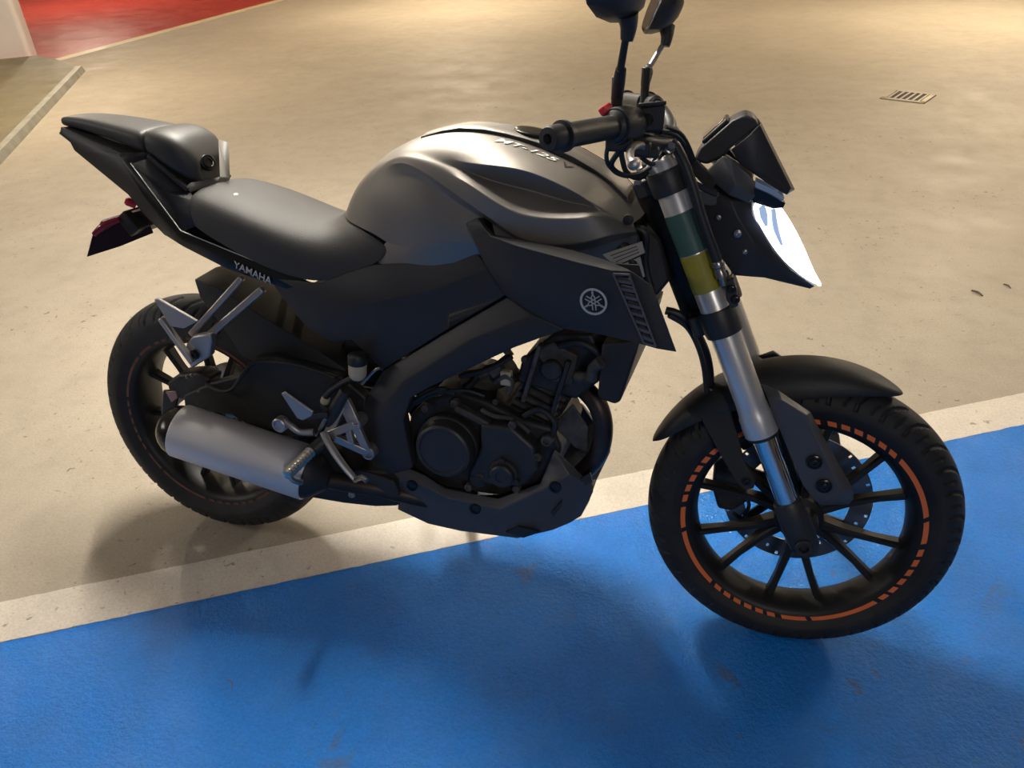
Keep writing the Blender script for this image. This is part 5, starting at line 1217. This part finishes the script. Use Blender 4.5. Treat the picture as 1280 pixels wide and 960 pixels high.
mirrored_build('passenger_footrest', slab([(0.0496, -0.1920, 0.6726), (0.0581, -0.1920, 0.6752), (0.1294, -0.1920, 0.6433), (0.1471, -0.1920, 0.6349), (0.1098, -0.1920, 0.6149), (0.0765, -0.1920, 0.6164), (0.0646, -0.1920, 0.6431)], 0.008), alu, bev=0.002, label='folded passenger footrest')
mirrored_build('footrest_arm', bar((0.0566, -0.1900, 0.6327), (0.1111, -0.1840, 0.5367), 0.012, 0.014), alu, bev=0.003)
bolt(bolt_black, (0.1158, -0.1780, 0.5531), bike, s=1.3); 

# ---------------------------------------------------------------- rider footrest, brake pedal
hp1, hp2, hp3 = Vector((0.4639, -0.1500, 0.4299)), Vector((0.4868, -0.1450, 0.3626)), Vector((0.4028, -0.1600, 0.4005))
for p in (hp1, hp2):
    bs = build('bracket_boss', *lathe([(0.0150, 0.03), (0.0150, -0.004), (0.0135, -0.006), (0.010, -0.006), (0.0095, -0.001), (0.0001, -0.001)], p, (0, 1, 0), 28), alu, bike)
    bolt(bolt_black, p + Vector((0, 0.0, 0)), bs, s=0.9)
for a_, b_, w in ((hp1, hp3, 0.012), (hp2, hp3, 0.012), (hp1, hp2, 0.013), (hp1.lerp(hp3, 0.25), hp3.lerp(hp2, 0.6), 0.010), (hp1, Vector((0.4372, -0.1400, 0.4766)), 0.02), (Vector((0.4372, -0.1400, 0.4766)), hp3, 0.014)):
    build('footrest_plate', *bar(a_, b_, w * 1.45, 0.012), alu, bike, bev=0.002)
build('heel_guard', *slab([(0.3221, -0.1900, 0.4974), (0.3303, -0.1900, 0.5022), (0.3925, -0.1900, 0.4661), (0.3873, -0.1900, 0.4543), (0.3652, -0.1900, 0.4416), (0.3525, -0.1900, 0.4452)], 0.006), alu, bike, bev=0.002, label='pale aluminium heel guard')
build('heel_guard_arm', *bar((0.3744, -0.1850, 0.4499), (0.4114, -0.1650, 0.4514), 0.014, 0.010), engine_dark, bike, bev=0.002)
peg0, peg1 = Vector((0.3849, -0.1950, 0.3798)), Vector((0.3811, -0.2900, 0.3726))
pa = (peg1 - peg0).normalized(); pln = (peg1 - peg0).length
pg = build('rider_footrest', *lathe([(0.010, -0.012), (0.0125, -0.01)] + [(0.0125 if k % 2 else 0.0098, 0.006 + k * (pln - 0.012) / 17) for k in range(18)] + [(0.0095, pln), (0.0001, pln + 0.002)], peg0, pa, 20), peg_metal, bike, angle=50, label='chrome ribbed rider footrest')
build('feeler_stub', *tube([peg1 - pa * 0.008, Vector((0.3908, -0.2850, 0.3603)), Vector((0.4000, -0.2700, 0.3476))], [0.006, 0.0055, 0.0065], 10, 4), steel, pg)
build('footrest_knuckle', *tube([(0.4094, -0.1650, 0.4004), (0.3936, -0.1800, 0.3847), (0.3827, -0.1950, 0.3775)], [0.014, 0.016, 0.013], 14, 4), engine_dark, bike)
lfp = tube([(peg0.x, -peg0.y, peg0.z), (peg1.x, -peg1.y, peg1.z)], 0.012, 14, 1)
build('rider_footrest', *lfp, chrome, bike)
build('brake_pedal', *tube([(0.4016, -0.1750, 0.4137), (0.4198, -0.1850, 0.3918), (0.4515, -0.1950, 0.3573), (0.4827, -0.2000, 0.3275)], [0.008, 0.0085, 0.008, 0.007], 12, 5, 0.7), alu, bike, label='aluminium rear brake pedal')
build('pedal_tip', *tube([(0.4808, -0.2000, 0.3271), (0.5051, -0.2150, 0.3463), (0.5202, -0.2200, 0.3445)], 0.006, 10, 4), steel, bike)
build('pedal_eye', *lathe([(0.016, 0.010), (0.016, -0.008), (0.0135, -0.010), (0.011, -0.010), (0.010, -0.007), (0.0001, -0.007)], (0.3081, -0.1850, 0.4225), (0, 1, 0), 28), alu, bike)
build('pedal_link', *tube([(0.3140, -0.1830, 0.4319), (0.3350, -0.1830, 0.4183), (0.3509, -0.1800, 0.4080), (0.3765, -0.1720, 0.4081)], [0.007, 0.0075, 0.0068, 0.008], 12, 5), alu, bike)
# rear master cylinder and its reservoir
build('rear_master_cylinder', *tube([(0.3738, -0.1500, 0.3653), (0.4026, -0.1500, 0.4163), (0.4225, -0.1500, 0.4607), (0.4463, -0.1450, 0.5022)], [0.009, 0.012, 0.014, 0.012], 16, 4), engine_cover, bike)
build('push_rod', *tube([(0.3785, -0.1650, 0.3952), (0.4035, -0.1600, 0.4403)], 0.005, 10, 1), steel, bike)
res = build('rear_reservoir', *lathe([(0.012, -0.006), (0.017, 0.0), (0.0185, 0.008), (0.0185, 0.026), (0.0175, 0.030)], (0.4742, -0.1400, 0.5362), (0.08, 0, 1), 28), clear_tank, bike, label='translucent rear brake reservoir')
build('reservoir_cap', *lathe([(0.0195, 0.028), (0.0200, 0.030), (0.0200, 0.044), (0.018, 0.048), (0.0001, 0.0485)], (0.4742, -0.1400, 0.5362), (0.08, 0, 1), 28), hose_rubber, res, label='black reservoir cap')
build('reservoir_hose', *tube([(0.4673, -0.1350, 0.5295), (0.4354, -0.1300, 0.5120), (0.4020, -0.1350, 0.4876), (0.3867, -0.1400, 0.4598), (0.4031, -0.1450, 0.4460)], 0.007, 10), hose_rubber, bike)
build('hose_clip', *lathe([(0.0085, 0), (0.0095, 0.002), (0.0095, 0.012), (0.0085, 0.014)], (0.3948, -0.1380, 0.4749), (-0.5, 0, -0.9), 14), clear_tank, bike)
build('switch_spring', *tube([(0.4759, -0.1300, 0.5141), (0.5116, -0.1300, 0.5511), (0.5206, -0.1200, 0.5481)], 0.003, 8, 3), steel, bike)

# side stand on the far side, down on the floor
lean = bike.rotation_euler.x
foot = Matrix.Rotation(-lean, 3, 'X') @ Vector((0.50, 0.36, 0.012))
sst = build('side_stand', *tube([(0.56, 0.11, 0.285), tuple(foot)], [0.013, 0.010], 12, 1), engine_dark, bike, label='dark side stand')
build('stand_foot', *lathe([(0.026, -0.010), (0.026, -0.004), (0.020, 0.0), (0.0001, 0.001)], tuple(foot), Matrix.Rotation(-lean, 3, 'X') @ Vector((0, 0, 1)), 20), engine_dark, sst)
